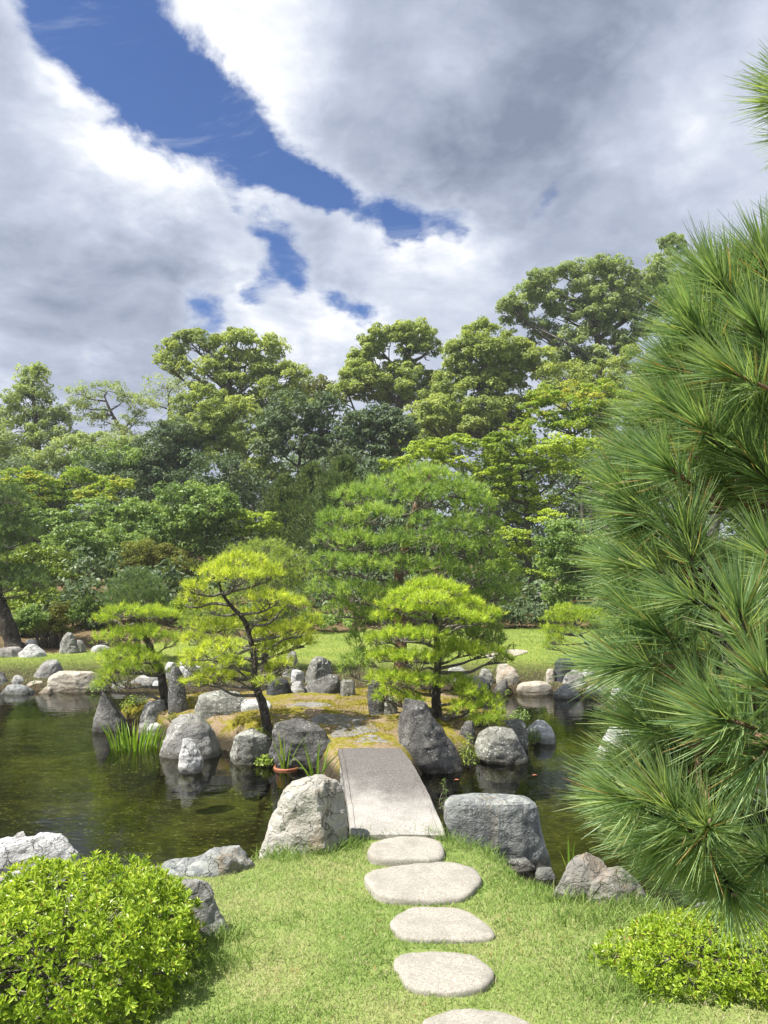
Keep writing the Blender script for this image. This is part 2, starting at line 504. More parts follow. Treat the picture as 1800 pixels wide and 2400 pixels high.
# ------------------------------------------------------------------ terrain
WATER_Z = -0.35
BED_Z = -0.72
def gpts(lst, z):
    return np.array([on(a, b, z)[:2] for a, b in lst])
LAWN = np.vstack([[(-30, 3.9)], gpts([(-200, 2075), (20, 2080), (180, 2070), (300, 2050), (600, 2002), (700, 1965), (820, 1948), (1045, 1946), (1160, 1985),
                  (1250, 2045), (1300, 2060), (1400, 2100), (1520, 2108), (1650, 2150), (1900, 2210)], 0.0), [(4, 3.2), (30, 3.2), (30, -40), (-30, -40)]])
ISLE = np.array([(-3.30, 9.5), (-2.75, 9.0), (-2.2, 8.55), (-1.6, 8.15), (-1.05, 7.75), (-0.62, 7.35), (-0.42, 6.75), (0.15, 6.75), (0.35, 7.3), (0.8, 7.6), (1.25, 7.95), (1.5, 8.25),
                 (1.5, 8.6), (1.35, 9.1), (1.2, 9.7), (1.0, 10.5), (0.3, 10.95), (-0.6, 10.95), (-1.6, 10.75), (-2.4, 10.5), (-3.0, 10.2)])
FAR = np.array([(-16, -20), (-16, 12.2), (-9, 12.3), (-6.2, 12.2), (-4.6, 12.15), (-3.0, 12.0), (-1.0, 12.1), (0.6, 12.0), (1.5, 12.05), (2.3, 11.95), (3.2, 11.8), (4.2, 11.9), (7, 12.0),
                (14, 11.5), (14, -20), (400, -20), (400, 600), (-400, 600), (-400, -20)])
def sdist(X, Y, poly):
    """signed distance to a polygon, positive inside"""
    x, y = X.ravel(), Y.ravel()
    d2 = np.full(x.shape, 1e18); ins = np.zeros(x.shape, bool)
    n = len(poly)
    for i in range(n):
        x0, y0 = poly[i]; x1, y1 = poly[(i + 1) % n]
        ex, ey = x1 - x0, y1 - y0
        t = np.clip(((x - x0) * ex + (y - y0) * ey) / (ex * ex + ey * ey + 1e-12), 0, 1)
        d2 = np.minimum(d2, (x - x0 - t * ex) ** 2 + (y - y0 - t * ey) ** 2)
        c = (y0 > y) != (y1 > y)
        with np.errstate(divide='ignore', invalid='ignore'):
            xc = x0 + (y - y0) * ex / (ey if ey else 1e-12)
        ins ^= c & (x < xc)
    d = np.sqrt(d2)
    return np.where(ins, d, -d).reshape(X.shape)
FOREST_LINE = np.array([(-60, 13.8), (-9, 13.8), (-7.0, 14.2), (-5.4, 15.2), (-4.2, 16.6), (-1.8, 18.3), (0, 19.2), (2.2, 20.0), (5.5, 20.5), (60, 21)])
def forest_y(X):
    return np.interp(X, FOREST_LINE[:, 0], FOREST_LINE[:, 1])
def fields(X, Y):
    P = np.stack([X.ravel(), Y.ravel(), 0 * X.ravel()], 1)
    w1 = fbm(P * 2.5, 3, 3).reshape(X.shape); w2 = fbm(P * .5, 3, 9).reshape(X.shape); w3 = fbm(P * 9, 2, 5).reshape(X.shape)
    sl = sdist(X, Y, LAWN); si = sdist(X, Y, ISLE); sf = sdist(X, Y, FAR)
    def up(s, top, a=-.30, b=.10):
        t = np.clip((s + w1 * .05 - a) / (b - a), 0, 1); t = t * t * (3 - 2 * t)
        return BED_Z + (top - BED_Z) * t
    bed = w1 * .03
    hl = up(sl, .012 * w2 + .006 * w1 + .0015 * w3)
    ti = -.13 + .10 * np.clip(si / .7, 0, 1) + .035 * w1 + .012 * w3 + .07 * np.exp(-((X + 1.4) ** 2 + (Y - 8.3) ** 2) / .5) + .05 * np.exp(-((X - .5) ** 2 + (Y - 8.6) ** 2) / .3)
    hi = up(si, ti, -.22, .15)
    rise = np.clip(Y - forest_y(X) - .6, 0, 400)
    tf = -.24 + .24 * np.clip(sf / 4.5, 0, 1) + .02 * w2 + .10 * np.minimum(rise, 45) + .025 * np.clip(rise, 0, 1) * w1 * 3
    hf = up(sf, tf, -.22, .12)
    H = np.maximum(np.maximum(hl, hi), hf) + np.where(np.maximum(np.maximum(hl, hi), hf) < BED_Z + .1, bed, 0)
    zone = np.full(X.shape, 0)
    zone[sl > -.14] = 1; zone[si > -.14] = 2; zone[sf > -.14] = 3
    zone[(sf > -.14) & (rise > 0)] = 4
    return H, zone, sl, si, sf
def ground(x, y):
    x = np.atleast_1d(np.asarray(x, float)); y = np.atleast_1d(np.asarray(y, float))
    return fields(x, y)[0]
def gz(x, y):
    return float(ground(x, y)[0])

def lawn_mat(name, dry):
    m, T, out = mat_new(name)
    p = pos(T)
    a = T.noise(p, 1.7, 6, .6, .4); b_ = T.noise(p, 14, 5, .65); c_ = T.noise(p, 110, 3, .7)
    f = T.math('ADD', T.math('MULTIPLY', a, .5), T.math('MULTIPLY', b_, .35))
    f = T.math('ADD', f, T.math('MULTIPLY', c_, .15))
    col = T.ramp(f, [(.34, (.15, .235, .055)), (.47, (.235, .315, .085)), (.56, (.31, .345, .125)), (.66, (.39, .335, .175))] if dry else
                 [(.34, (.14, .21, .035)), (.48, (.215, .275, .052)), (.58, (.27, .31, .07)), (.68, (.33, .32, .10))])
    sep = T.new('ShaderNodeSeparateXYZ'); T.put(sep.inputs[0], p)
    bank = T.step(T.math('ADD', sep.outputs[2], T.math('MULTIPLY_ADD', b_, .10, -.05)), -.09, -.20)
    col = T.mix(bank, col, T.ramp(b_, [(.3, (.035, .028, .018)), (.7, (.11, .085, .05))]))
    nb = T.bump(T.math('ADD', c_, b_), .8, .03)
    s = principled(T, col, .9, .1, nb)
    T.l.new(s.outputs[0], out.inputs[0])
    return m
M['lawn'] = lawn_mat('lawn_turf', True)
M['far_lawn'] = lawn_mat('far_lawn_turf', False)
def moss_mat():
    m, T, out = mat_new('moss_and_needles')
    p = pos(T)
    a = T.noise(p, 2.6, 6, .62, .6); b_ = T.noise(p, 22, 5, .65); c_ = T.noise(T.mapping(p, (1, .4, 1)), 130, 3, .7)
    moss = T.ramp(b_, [(.3, (.12, .105, .018)), (.5, (.215, .19, .025)), (.7, (.29, .27, .045))])
    need = T.ramp(c_, [(.3, (.14, .10, .062)), (.5, (.27, .20, .125)), (.72, (.42, .35, .25))])
    col = T.mix(T.step(T.math('ADD', a, T.math('MULTIPLY_ADD', b_, .4, -.2)), .46, .58), moss, need)
    sep = T.new('ShaderNodeSeparateXYZ'); T.put(sep.inputs[0], p)
    col = T.mix(T.step(sep.outputs[2], -.17, -.27), col, (.055, .045, .03))
    s = principled(T, col, .95, .1, T.bump(T.math('ADD', T.math('MULTIPLY', c_, .5), b_), .9, .03))
    T.l.new(s.outputs[0], out.inputs[0])
    return m
M['moss'] = moss_mat()
def floor_mat():
    m, T, out = mat_new('leaf_litter')
    p = pos(T)
    a = T.noise(p, 1.2, 6, .6); b_ = T.noise(p, 16, 5, .65)
    col = T.ramp(T.math('ADD', T.math('MULTIPLY', a, .5), T.math('MULTIPLY', b_, .5)), [(.35, (.05, .045, .02)), (.5, (.13, .095, .05)), (.62, (.20, .15, .08)), (.72, (.13, .14, .03))])
    s = principled(T, col, .95, .1, T.bump(b_, .8, .05))
    T.l.new(s.outputs[0], out.inputs[0])
    return m
M['floor'] = floor_mat()
def bed_mat():
    m, T, out = mat_new('algae_pond_bed')
    p = pos(T)
    a = T.noise(p, .9, 5, .6, .5); b_ = T.noise(T.mapping(p, (1, 1.6, 1)), 9, 6, .7, .8)
    v = T.voronoi(T.mapping(p, (1, 1.5, 1)), 19)
    f = T.math('ADD', T.math('MULTIPLY', a, .55), T.math('MULTIPLY', b_, .45))
    col = T.ramp(f, [(.38, (.016, .017, .010)), (.50, (.048, .050, .022)), (.60, (.125, .13, .045)), (.72, (.24, .24, .10))])
    col = T.mix(T.math('MULTIPLY', T.step(v, .34, .16), T.step(b_, .46, .56)), col, (.36, .35, .16))
    s = principled(T, col, .95, .05, T.bump(b_, .7, .05))
    T.l.new(s.outputs[0], out.inputs[0])
    return m
M['bed'] = bed_mat()
def water_mat():
    m, T, out = mat_new('pond_water')
    p = pos(T)
    h = T.math('ADD', T.noise(T.mapping(p, (.8, 2.2, 1)), 3.0, 3, .5, .3), T.math('MULTIPLY', T.noise(T.mapping(p, (1, 2.6, 1)), 14, 2, .5, .2), .16))
    nb = T.bump(h, .07, .05)
    fr = T.new('ShaderNodeFresnel'); fr.inputs[0].default_value = 1.333
    T.l.new(nb, fr.inputs['Normal'])
    gl = T.new('ShaderNodeBsdfGlossy'); gl.inputs['Roughness'].default_value = .012
    gl.inputs['Color'].default_value = (.97, .99, 1, 1)
    T.l.new(nb, gl.inputs['Normal'])
    tr = T.new('ShaderNodeBsdfTransparent'); tr.inputs[0].default_value = (.50, .51, .37, 1)
    mx = T.new('ShaderNodeMixShader')
    T.put(mx.inputs[0], T.math('MULTIPLY_ADD', fr.outputs[0], .92, .0, True))
    T.l.new(tr.outputs[0], mx.inputs[1]); T.l.new(gl.outputs[0], mx.inputs[2])
    T.l.new(mx.outputs[0], out.inputs[0])
    return m
M['water'] = water_mat()

def axis(lo, hi, fine, grow, far):
    a = list(np.arange(lo, hi + 1e-6, fine))
    s = fine; x = a[-1]; 
    while x < far[1]:
        s *= grow; x += s; a.append(x)
    s = fine; x = a[0]; 
    while x > far[0]:
        s *= grow; x -= s; a.insert(0, x)
    return np.array(a)
def build_ground():
    xs = axis(-7.5, 6.5, .075, 1.13, (-320, 320)); ys = axis(-.5, 14.0, .075, 1.10, (-60, 420))
    X, Y = np.meshgrid(xs, ys)
    H = fields(X, Y)[0]
    V = np.stack([X, Y, H], -1).reshape(-1, 3)
    nx, ny = len(xs), len(ys)
    i = np.arange(ny - 1)[:, None] * nx; j = np.arange(nx - 1)[None, :]
    F = np.stack([i + j, i + j + 1, i + nx + j + 1, i + nx + j], -1).reshape(-1, 4)
    C = V[F].mean(1)
    zone = fields(C[:, 0], C[:, 1])[1]
    for k, (name, mk) in enumerate([('pond_bed', 'bed'), ('lawn', 'lawn'), ('moss_ground', 'moss'), ('far_lawn', 'far_lawn'), ('forest_ground', 'floor')]):
        f = F[zone == k]
        ids, inv = np.unique(f, return_inverse=True)
        o = obj(name, V[ids], inv.reshape(-1, 4), M[mk], smooth=True)
        tag(o, kind='structure')
build_ground()
w = obj('pond_water', [(-17, 1.5, WATER_Z), (15, 1.5, WATER_Z), (15, 12.6, WATER_Z), (-17, 12.6, WATER_Z)], np.array([[0, 1, 2, 3]]), M['water'])
tag(w, kind='structure')
# gravel path on the far lawn
def patch(name, pts, mat, lift=.006, sub=2):
    P = chaikin(np.array(pts), sub)
    c = P.mean(0)
    rings = [c + (P - c) * s for s in (1, .8, .55, .3)] + [c[None]]
    XY = np.vstack(rings); n = len(P)
    Z = ground(XY[:, 0], XY[:, 1]) + lift
    V = np.column_stack([XY, Z])
    F = []; k = np.arange(n)
    for r in range(3):
        F.append(np.stack([r * n + k, r * n + (k + 1) % n, (r + 1) * n + (k + 1) % n, (r + 1) * n + k], -1))
    T3 = np.stack([3 * n + k, 3 * n + (k + 1) % n, np.full(n, 4 * n)], -1)
    o = obj(name, V, [np.vstack(F), T3], mat, smooth=True)
    return o
g = patch('gravel_path', gpts([(1120, 1526), (1170, 1518), (1215, 1517), (1244, 1520), (1215, 1526), (1165, 1533)], 0.0), M['rock_tan'], .012)
tag(g, kind='structure')

# ------------------------------------------------------------------ rocks
def hit(px, py):
    """distance at which a sight line meets dry ground (or the water level if it never does)"""
    r = ray(px, py); y = np.arange(2.2, 60, .04); t = y / r[1]
    H = ground(r[0] * t, y); Z = CAM_Z + r[2] * t
    ok = (H >= Z) & (H > WATER_Z + .03)
    if ok.any() and Z[ok][0] > BED_Z: return float(y[ok][0])
    return float(on(px, py, WATER_Z)[1])
def rock(label, mat, rows, zb=None, dep=.7, seed=1, facets=10, rough=.055, hero=False, box=.85, group=None, yc=None, flat=0.0, cat='rock', name='rock', bury=.14, lean=0.0):
    """rows: (height in the picture, its two edges) from top to foot; zb: level of the foot"""
    rng = np.random.default_rng(seed)
    rows = sorted(rows)
    pb = rows[-1]
    zb = WATER_Z if zb is None else zb
    if yc is not None: df = yc
    elif zb == WATER_Z: df = on((pb[1] + pb[2]) / 2, pb[0], zb)[1]
    else: df = hit((pb[1] + pb[2]) / 2, pb[0])
    hw = max(r[2] - r[1] for r in rows) / 2 * df / FPX
    hy = hw * dep
    dc = df + hy * .9
    pts = [(at(l, py, dc), at(r, py, dc)) for py, l, r in rows]
    zs = np.array([a[2] for a, b in pts])[::-1]; xl = np.array([a[0] for a, b in pts])[::-1]; xr = np.array([b[0] for a, b in pts])[::-1]
    n, m = (44, 68) if hero else (24, 36)
    t = np.linspace(zs[0] - bury, zs[-1], n)
    L_, R_ = np.interp(t, zs, xl), np.interp(t, zs, xr)
    half = np.maximum((R_ - L_) / 2, .004); mid = (L_ + R_) / 2
    depth = hy * (.45 + .55 * half / half.max())
    top_shrink = np.clip((t - zs[-1]) / max(zs[-1] - zs[0], .05) / .18 + 1, 0, 1)
    depth = depth * np.sqrt(np.clip(1 - (1 - flat) * top_shrink ** 2 * .75, .02, 1))
    a = np.linspace(0, 2 * np.pi, m, endpoint=False)
    ca, sa = np.cos(a), np.sin(a)
    ex = lambda v: np.sign(v) * np.abs(v) ** box
    V = np.stack([mid[:, None] + half[:, None] * ex(ca)[None], dc + lean * (t - t[0])[:, None] + depth[:, None] * ex(sa)[None], np.repeat(t[:, None], m, 1)], -1)
    cap = []
    for s in (.8, .55, .28):
        c = V[-1].mean(0)
        ring = c + (V[-1] - c) * s; ring[:, 2] += (1 - s * s) * half[-1] * .10
        cap.append(ring)
    V = np.vstack([V.reshape(-1, 3)] + cap + [V[-1].mean(0)[None] + [0, 0, half[-1] * .11]])
    nr = n + 3; k = np.arange(m)
    F = np.vstack([np.stack([r * m + k, r * m + (k + 1) % m, (r + 1) * m + (k + 1) % m, (r + 1) * m + k], -1) for r in range(nr - 1)])
    T3 = np.stack([(nr - 1) * m + k, (nr - 1) * m + (k + 1) % m, np.full(m, nr * m)], -1)
    x0_, x1_, zt_ = V[:, 0].min(), V[:, 0].max(), V[:, 2].max()
    c = V.mean(0); size = np.array([half.max(), hy, (t[-1] - t[0]) / 2])
    for q in range(facets):
        nv = rng.normal(size=3); nv[2] = abs(nv[2]) * .6; nv /= np.linalg.norm(nv)
        s = (V - c) @ nv
        lim = s.max() * rng.uniform(.72, .9)
        V = V - np.clip(s - lim, 0, None)[:, None] * nv * .85
    rel = V - c
    nrm = unit(rel / size ** 2)
    sc = size.mean()
    P = rel / sc + seed * 3.7
    disp = fbm(P * 1.6, 4, seed) * 1.0 - np.abs(fbm(P * 2.6 + 5, 3, seed + 5)) * .9 + np.where(True, fbm(P * 7, 3, seed + 9), 0) * .30
    V = V + nrm * (disp * rough * sc * 1.6)[:, None]
    zl = V[:, 2].min()
    V[:, 0] = x0_ + (V[:, 0] - V[:, 0].min()) * (x1_ - x0_) / (V[:, 0].max() - V[:, 0].min())
    V[:, 2] = zl + (V[:, 2] - zl) * (zt_ - zl) / (V[:, 2].max() - zl)
    base = np.array([c[0], dc, zs[0]])
    o = obj(name, V, [F, T3], M[mat], None, base, smooth=True, sharp=rad(26))
    tag(o, label, cat, group)
    return o

B = 'boulders edging the pond'
# ---- near bank
rock('cream wrinkled boulder standing beside the near end of the stone bridge', 'rock_pale',
     [(1822, 715, 775), (1836, 680, 792), (1862, 658, 803), (1900, 648, 810), (1935, 636, 818), (1962, 622, 822), (1985, 608, 822), (2006, 596, 815)], zb=-.03, dep=.62, seed=12, facets=5, rough=.075, hero=True, group=B)
rock('large flat-topped slate boulder across from the cream one at the bridge foot', 'rock_blue',
     [(1874, 1052, 1246), (1884, 1043, 1258), (1900, 1041, 1262), (1930, 1040, 1266), (1975, 1052, 1277), (2010, 1120, 1288), (2040, 1180, 1293)], zb=-.12, dep=.42, seed=23, facets=0, rough=.028, hero=True, box=.60, flat=1.0, group=B)
rock('low grey broken stone at the lawn foot of the flat-topped slate boulder', 'rock_grey',
     [(1984, 1195, 1225), (2000, 1188, 1240), (2020, 1186, 1255), (2042, 1195, 1270)], zb=-.04, dep=.6, seed=31, rough=.09, group=B)
rock('small smooth blue-grey stone between the slate boulder and the brown peaked one', 'rock_blue',
     [(2034, 1262, 1296), (2046, 1254, 1306), (2062, 1252, 1310)], zb=-.05, dep=.7, seed=33, facets=3, rough=.03, group=B)
rock('brown peaked boulder at the lawn edge behind the clipped low azalea', 'rock_brown',
     [(1999, 1372, 1386), (2012, 1348, 1408), (2030, 1316, 1432), (2052, 1294, 1446), (2080, 1283, 1452), (2104, 1279, 1455), (2118, 1279, 1455)], zb=-.03, dep=.5, seed=44, facets=4, rough=.07, hero=True, box=1.0, group=B)
rock('grey wedge of rock with rusty bands leaning on the brown peaked boulder', 'rock_brown',
     [(2027, 1424, 1440), (2042, 1404, 1462), (2062, 1382, 1486), (2088, 1366, 1508), (2108, 1360, 1519), (2120, 1358, 1521)], zb=-.03, dep=.42, seed=47, facets=4, rough=.06, hero=True, box=1.0, group=B)
rock('rounded grey boulder lying on the lawn behind the bright azalea bush', 'rock_grey',
     [(2064, 440, 490), (2080, 400, 502), (2110, 380, 506), (2150, 380, 524), (2185, 400, 540), (2205, 430, 545)], zb=0.0, dep=.55, seed=52, facets=7, rough=.05, hero=True, group=B)
rock('broad white boulder at the pond edge behind the bright azalea bush', 'rock_white',
     [(1958, 70, 140), (1972, -20, 172), (1995, -60, 183), (2020, -80, 186), (2050, -90, 180), (2075, -90, 165)], zb=-.20, dep=.5, seed=61, facets=8, rough=.08, hero=True, group=B)
rock('small grey knob of stone behind the broad white boulder', 'rock_grey',
     [(1951, 42, 60), (1962, 24, 70), (1985, 18, 74), (2000, 14, 76)], zb=WATER_Z, dep=.8, seed=63, group=B)
rock('low white stone in front of the broad white boulder', 'rock_white',
     [(2040, 5, 55), (2055, -40, 70), (2085, -50, 76)], zb=-.10, dep=.6, seed=66, group=B)
rock('long low grey ledge of rock between the pond and the lawn', 'rock_blue',
     [(1994, 490, 560), (2004, 470, 590), (2020, 420, 604), (2034, 350, 610), (2050, 298, 610), (2062, 296, 600)], zb=-.14, dep=.45, seed=71, facets=9, rough=.085, hero=True, box=1.0, flat=.6, group=B)
rock('grey boulder on the near bank under the hanging pine boughs', 'rock_grey',
     [(2040, 1660, 1760), (2070, 1620, 1840), (2130, 1600, 1900), (2190, 1600, 1920)], zb=-.12, dep=.5, seed=75, hero=True, group=B)
rock('pale boulder standing in the water under the long pine boughs', 'rock_white',
     [(1706, 1425, 1460), (1725, 1408, 1480), (1755, 1394, 1500), (1785, 1385, 1515)], zb=WATER_Z, dep=.7, seed=78, hero=True, group=B)

# ---- front of the island
rock('pointed dark-flanked rock at the far tip of the island', 'rock_dark',
     [(1620, 240, 252), (1640, 234, 268), (1665, 228, 284), (1690, 220, 296), (1716, 217, 298)], dep=.7, seed=81, facets=6, group=B)
rock('tall upright dark stone standing on the island like a post', 'rock_dark',
     [(1563, 398, 420), (1580, 393, 430), (1620, 392, 436), (1672, 391, 442)], zb=-.10, dep=.8, seed=83, facets=4, rough=.04, group=B)
rock('squat grey stone between the pointed rock and the upright stone', 'rock_grey',
     [(1642, 345, 390), (1655, 335, 396), (1690, 326, 400), (1700, 320, 400)], zb=-.22, dep=.7, seed=85, group=B)
rock('low flat stone behind the iris clump in the water', 'rock_grey',
     [(1680, 300, 340), (1690, 292, 350), (1706, 290, 352)], zb=WATER_Z, dep=.9, seed=87, group=B)
rock('flat pale stone slab beside the big rounded boulder', 'rock_white',
     [(1694, 350, 396), (1702, 345, 404), (1714, 345, 404)], zb=-.25, dep=.8, seed=88, group=B)
rock('big rounded grey boulder with a brown water line in front of the island', 'rock_grey',
     [(1674, 420, 478), (1684, 405, 494), (1710, 390, 508), (1740, 380, 520), (1765, 376, 527), (1778, 377, 529)], dep=.65, seed=91, facets=7, rough=.04, hero=True, group=B)
rock('small upright pale rock standing in the water against the rounded boulder', 'rock_white',
     [(1731, 430, 456), (1745, 426, 464), (1775, 419, 474), (1800, 417, 477), (1814, 424, 470)], dep=.75, seed=93, facets=5, rough=.06, hero=True, group=B)
rock('lichen-crusted rock at the water below the leaning yellow pine', 'rock_lichen',
     [(1711, 560, 610), (1722, 545, 626), (1750, 538, 634), (1775, 537, 636), (1792, 545, 634)], dep=.7, seed=95, hero=True, group=B)
rock('long mossy lichen-covered rock lying under the yellow pine boughs', 'rock_lichen',
     [(1622, 480, 560), (1640, 455, 588), (1662, 448, 592), (1680, 448, 590)], zb=-.08, dep=.6, seed=97, hero=True, group=B)
rock('thin pale flat stone by the foot of the leaning yellow pine trunk', 'rock_white',
     [(1641, 575, 628), (1652, 560, 643), (1664, 552, 643)], zb=-.06, dep=.5, seed=99, group=B)
rock('wide dark weathered boulder behind the potted iris at the bridge', 'rock_dark',
     [(1684, 650, 712), (1694, 640, 722), (1710, 634, 768), (1735, 630, 785), (1765, 634, 798), (1795, 645, 802), (1816, 690, 800)], yc=7.42, dep=.5, seed=101, facets=8, rough=.06, hero=True, group=B)
rock('tall dark boulder with white lichen specks at the far end of the bridge', 'rock_dark',
     [(1637, 955, 992), (1650, 936, 1000), (1690, 932, 1018), (1720, 933, 1040), (1760, 936, 1068), (1790, 950, 1082), (1814, 985, 1090)], dep=.62, seed=103, facets=8, rough=.055, hero=True, group=B)
rock('lichen-mottled boulder at the water beyond the speckled dark one', 'rock_lichen',
     [(1706, 1140, 1200), (1722, 1118, 1222), (1750, 1112, 1230), (1775, 1115, 1238), (1792, 1135, 1236)], dep=.65, seed=105, facets=6, hero=True, group=B)
rock('upright block of grey stone leaning on the lichen-mottled boulder', 'rock_lichen',
     [(1688, 1188, 1226), (1700, 1176, 1234), (1730, 1184, 1238), (1758, 1196, 1238)], zb=-.22, dep=.7, seed=107, facets=6, group=B)
rock('white crusted rock at the outer corner of the island', 'rock_white',
     [(1690, 1236, 1272), (1702, 1232, 1286), (1722, 1232, 1298), (1740, 1250, 1302)], dep=.7, seed=109, group=B)
rock('low pale rock awash beside the white crusted corner rock', 'rock_white',
     [(1716, 1272, 1294), (1726, 1262, 1302), (1744, 1258, 1304)], dep=.7, seed=110, group=B)
rock('dark stone under the pine twigs behind the lichen-mottled boulder', 'rock_dark',
     [(1690, 1080, 1110), (1705, 1074, 1116), (1735, 1074, 1116)], zb=-.15, dep=.7, seed=111, group=B)
rock('weathered upright stone beside the island path under the big pine', 'rock_dark',
     [(1592, 866, 890), (1605, 862, 898), (1650, 860, 905), (1678, 866, 905)], zb=-.05, dep=.7, seed=113, facets=5, group=B)
rock('grey lichen block set against the weathered upright stone', 'rock_lichen',
     [(1628, 902, 926), (1642, 896, 932), (1676, 892, 934)], zb=-.05, dep=.7, seed=114, group=B)
rock('square lichen stone at the back of the island path', 'rock_lichen',
     [(1594, 802, 826), (1600, 796, 832), (1634, 794, 834)], zb=-.03, dep=.8, seed=115, group=B)
rock('dark striped slab sloping at the back of the island path', 'rock_dark',
     [(1582, 770, 800), (1592, 742, 806), (1608, 715, 806), (1625, 692, 805)], zb=-.04, dep=.5, seed=117, box=1, group=B)
rock('chunky pale boulder behind the sloping striped slab', 'rock_lichen',
     [(1539, 730, 762), (1550, 722, 776), (1575, 717, 780), (1606, 714, 782)], zb=-.03, dep=.7, seed=119, hero=True, group=B)
rock('slim upright grey stone at the far water beyond the yellow pine', 'rock_grey',
     [(1524, 680, 692), (1545, 668, 698), (1572, 660, 704), (1588, 658, 706)], zb=-.05, dep=.7, seed=121, group=B)
rock('small round stone between the slim upright stone and the chunky boulder', 'rock_white',
     [(1570, 692, 708), (1580, 682, 714), (1600, 678, 716)], zb=-.05, dep=.8, seed=122, group=B)
rock('dark square block beside the far end of the island path', 'rock_black',
     [(1592, 630, 672), (1598, 624, 680), (1628, 626, 686)], zb=-.05, dep=.6, seed=123, facets=3, rough=.03, box=.7, flat=1, group=B)
rock('pale flat stone half sunk beside the dark square block', 'rock_white',
     [(1598, 684, 710), (1606, 680, 716), (1624, 680, 718)], zb=-.08, dep=.8, seed=124, group=B)
# behind the small pine
rock('broad dark boulder behind the small pine beside the upright stone', 'rock_grey',
     [(1584, 310, 366), (1594, 296, 378), (1615, 288, 386), (1632, 284, 390)], zb=-.10, dep=.7, seed=131, hero=True, group=B)
rock('small light stone between the broad dark boulder and the pine trunk', 'rock_white',
     [(1596, 362, 386), (1606, 356, 390), (1622, 354, 392)], zb=-.08, dep=.8, seed=132, group=B)
rock('dark leaning stone behind the upright post-like stone', 'rock_dark',
     [(1560, 446, 460), (1572, 438, 470), (1610, 432, 476)], zb=-.05, dep=.7, seed=133, group=B)
rock('pale rounded rock showing above the upright post-like stone', 'rock_white',
     [(1552, 386, 408), (1562, 380, 414), (1590, 376, 420)], zb=-.05, dep=.8, seed=134, group=B)
rock('low flat shelf of stone under the small pine by the water', 'rock_grey',
     [(1598, 262, 300), (1606, 256, 330), (1618, 255, 345)], zb=-.25, dep=.7, seed=135, group=B)

# ---- far bank, far side of the pond
F_ = 'rocks along the far bank'
rock('grey wedge-shaped rock lying on the far lawn', 'rock_grey',
     [(1547, 118, 132), (1558, 100, 140), (1575, 82, 146), (1590, 74, 147)], zb=.0, dep=.7, seed=141, facets=6, rough=.04, hero=True, group=F_)
rock('wide pale rock face dropping straight into the far water', 'rock_tan',
     [(1577, 130, 225), (1584, 122, 232), (1600, 118, 236), (1622, 112, 240)], dep=.4, seed=143, facets=5, rough=.06, box=.75, flat=.8, hero=True, group=F_)
rock('blue-grey low rock at the water beneath the far lawn', 'rock_blue',
     [(1606, 20, 62), (1614, 2, 74), (1628, -6, 86)], dep=.5, seed=145, box=1, group=F_)
rock('brown mound-shaped rock above the blue-grey low rock', 'rock_grey',
     [(1583, 34, 46), (1592, 26, 56), (1608, 22, 62)], zb=-.18, dep=.8, seed=146, group=F_)
rock('dark upright rock at the picture edge of the far bank', 'rock_dark',
     [(1572, -8, 4), (1590, -16, 16), (1608, -20, 22)], zb=-.18, dep=.8, seed=147, group=F_)
rock('low flat bank stone between the mound-shaped rock and the pale face', 'rock_tan',
     [(1597, 64, 98), (1602, 60, 108), (1620, 58, 114)], zb=-.30, dep=.5, seed=148, box=.8, flat=.8, group=F_)
rock('thin ledge stone at the water under the wide pale face', 'rock_tan',
     [(1610, 98, 120), (1615, 94, 128), (1625, 90, 130)], dep=.5, seed=149, group=F_)
rock('white-veined conical rock at the edge of the far planting', 'rock_white',
     [(1510, 72, 84), (1520, 62, 94), (1532, 48, 108), (1541, 42, 116)], zb=.03, dep=.6, seed=151, group=F_)
rock('square-cut pale stump-like stone before the clipped russet shrub', 'rock_white',
     [(1499, 62, 88), (1503, 60, 91), (1520, 60, 92)], zb=.09, dep=.8, seed=152, box=.7, flat=1, facets=2, group=F_)
rock('jagged upright rock streaked white beside the clipped russet shrub', 'rock_grey',
     [(1482, 152, 168), (1495, 144, 176), (1515, 140, 184), (1533, 138, 188)], zb=.05, dep=.6, seed=153, rough=.09, group=F_)
rock('mossy brown rock touching the jagged streaked rock', 'rock_brown',
     [(1500, 178, 190), (1512, 174, 198), (1531, 172, 201)], zb=.05, dep=.8, seed=154, group=F_)
rock('low white stone at the edge of the far lawn and planting', 'rock_white',
     [(1512, 228, 246), (1518, 218, 256), (1528, 206, 262)], zb=.05, dep=.7, seed=155, group=F_)
rock('flat brown ledge below the big leaning pine trunk', 'rock_brown',
     [(1518, 0, 44), (1524, -30, 54), (1542, -40, 58)], zb=.02, dep=.5, seed=156, flat=.7, group=F_)
rock('dark rounded stone behind the leaning pine trunk', 'rock_dark',
     [(1452, 16, 26), (1462, 12, 32), (1482, 10, 36)], zb=.25, dep=.8, seed=157, group=F_)
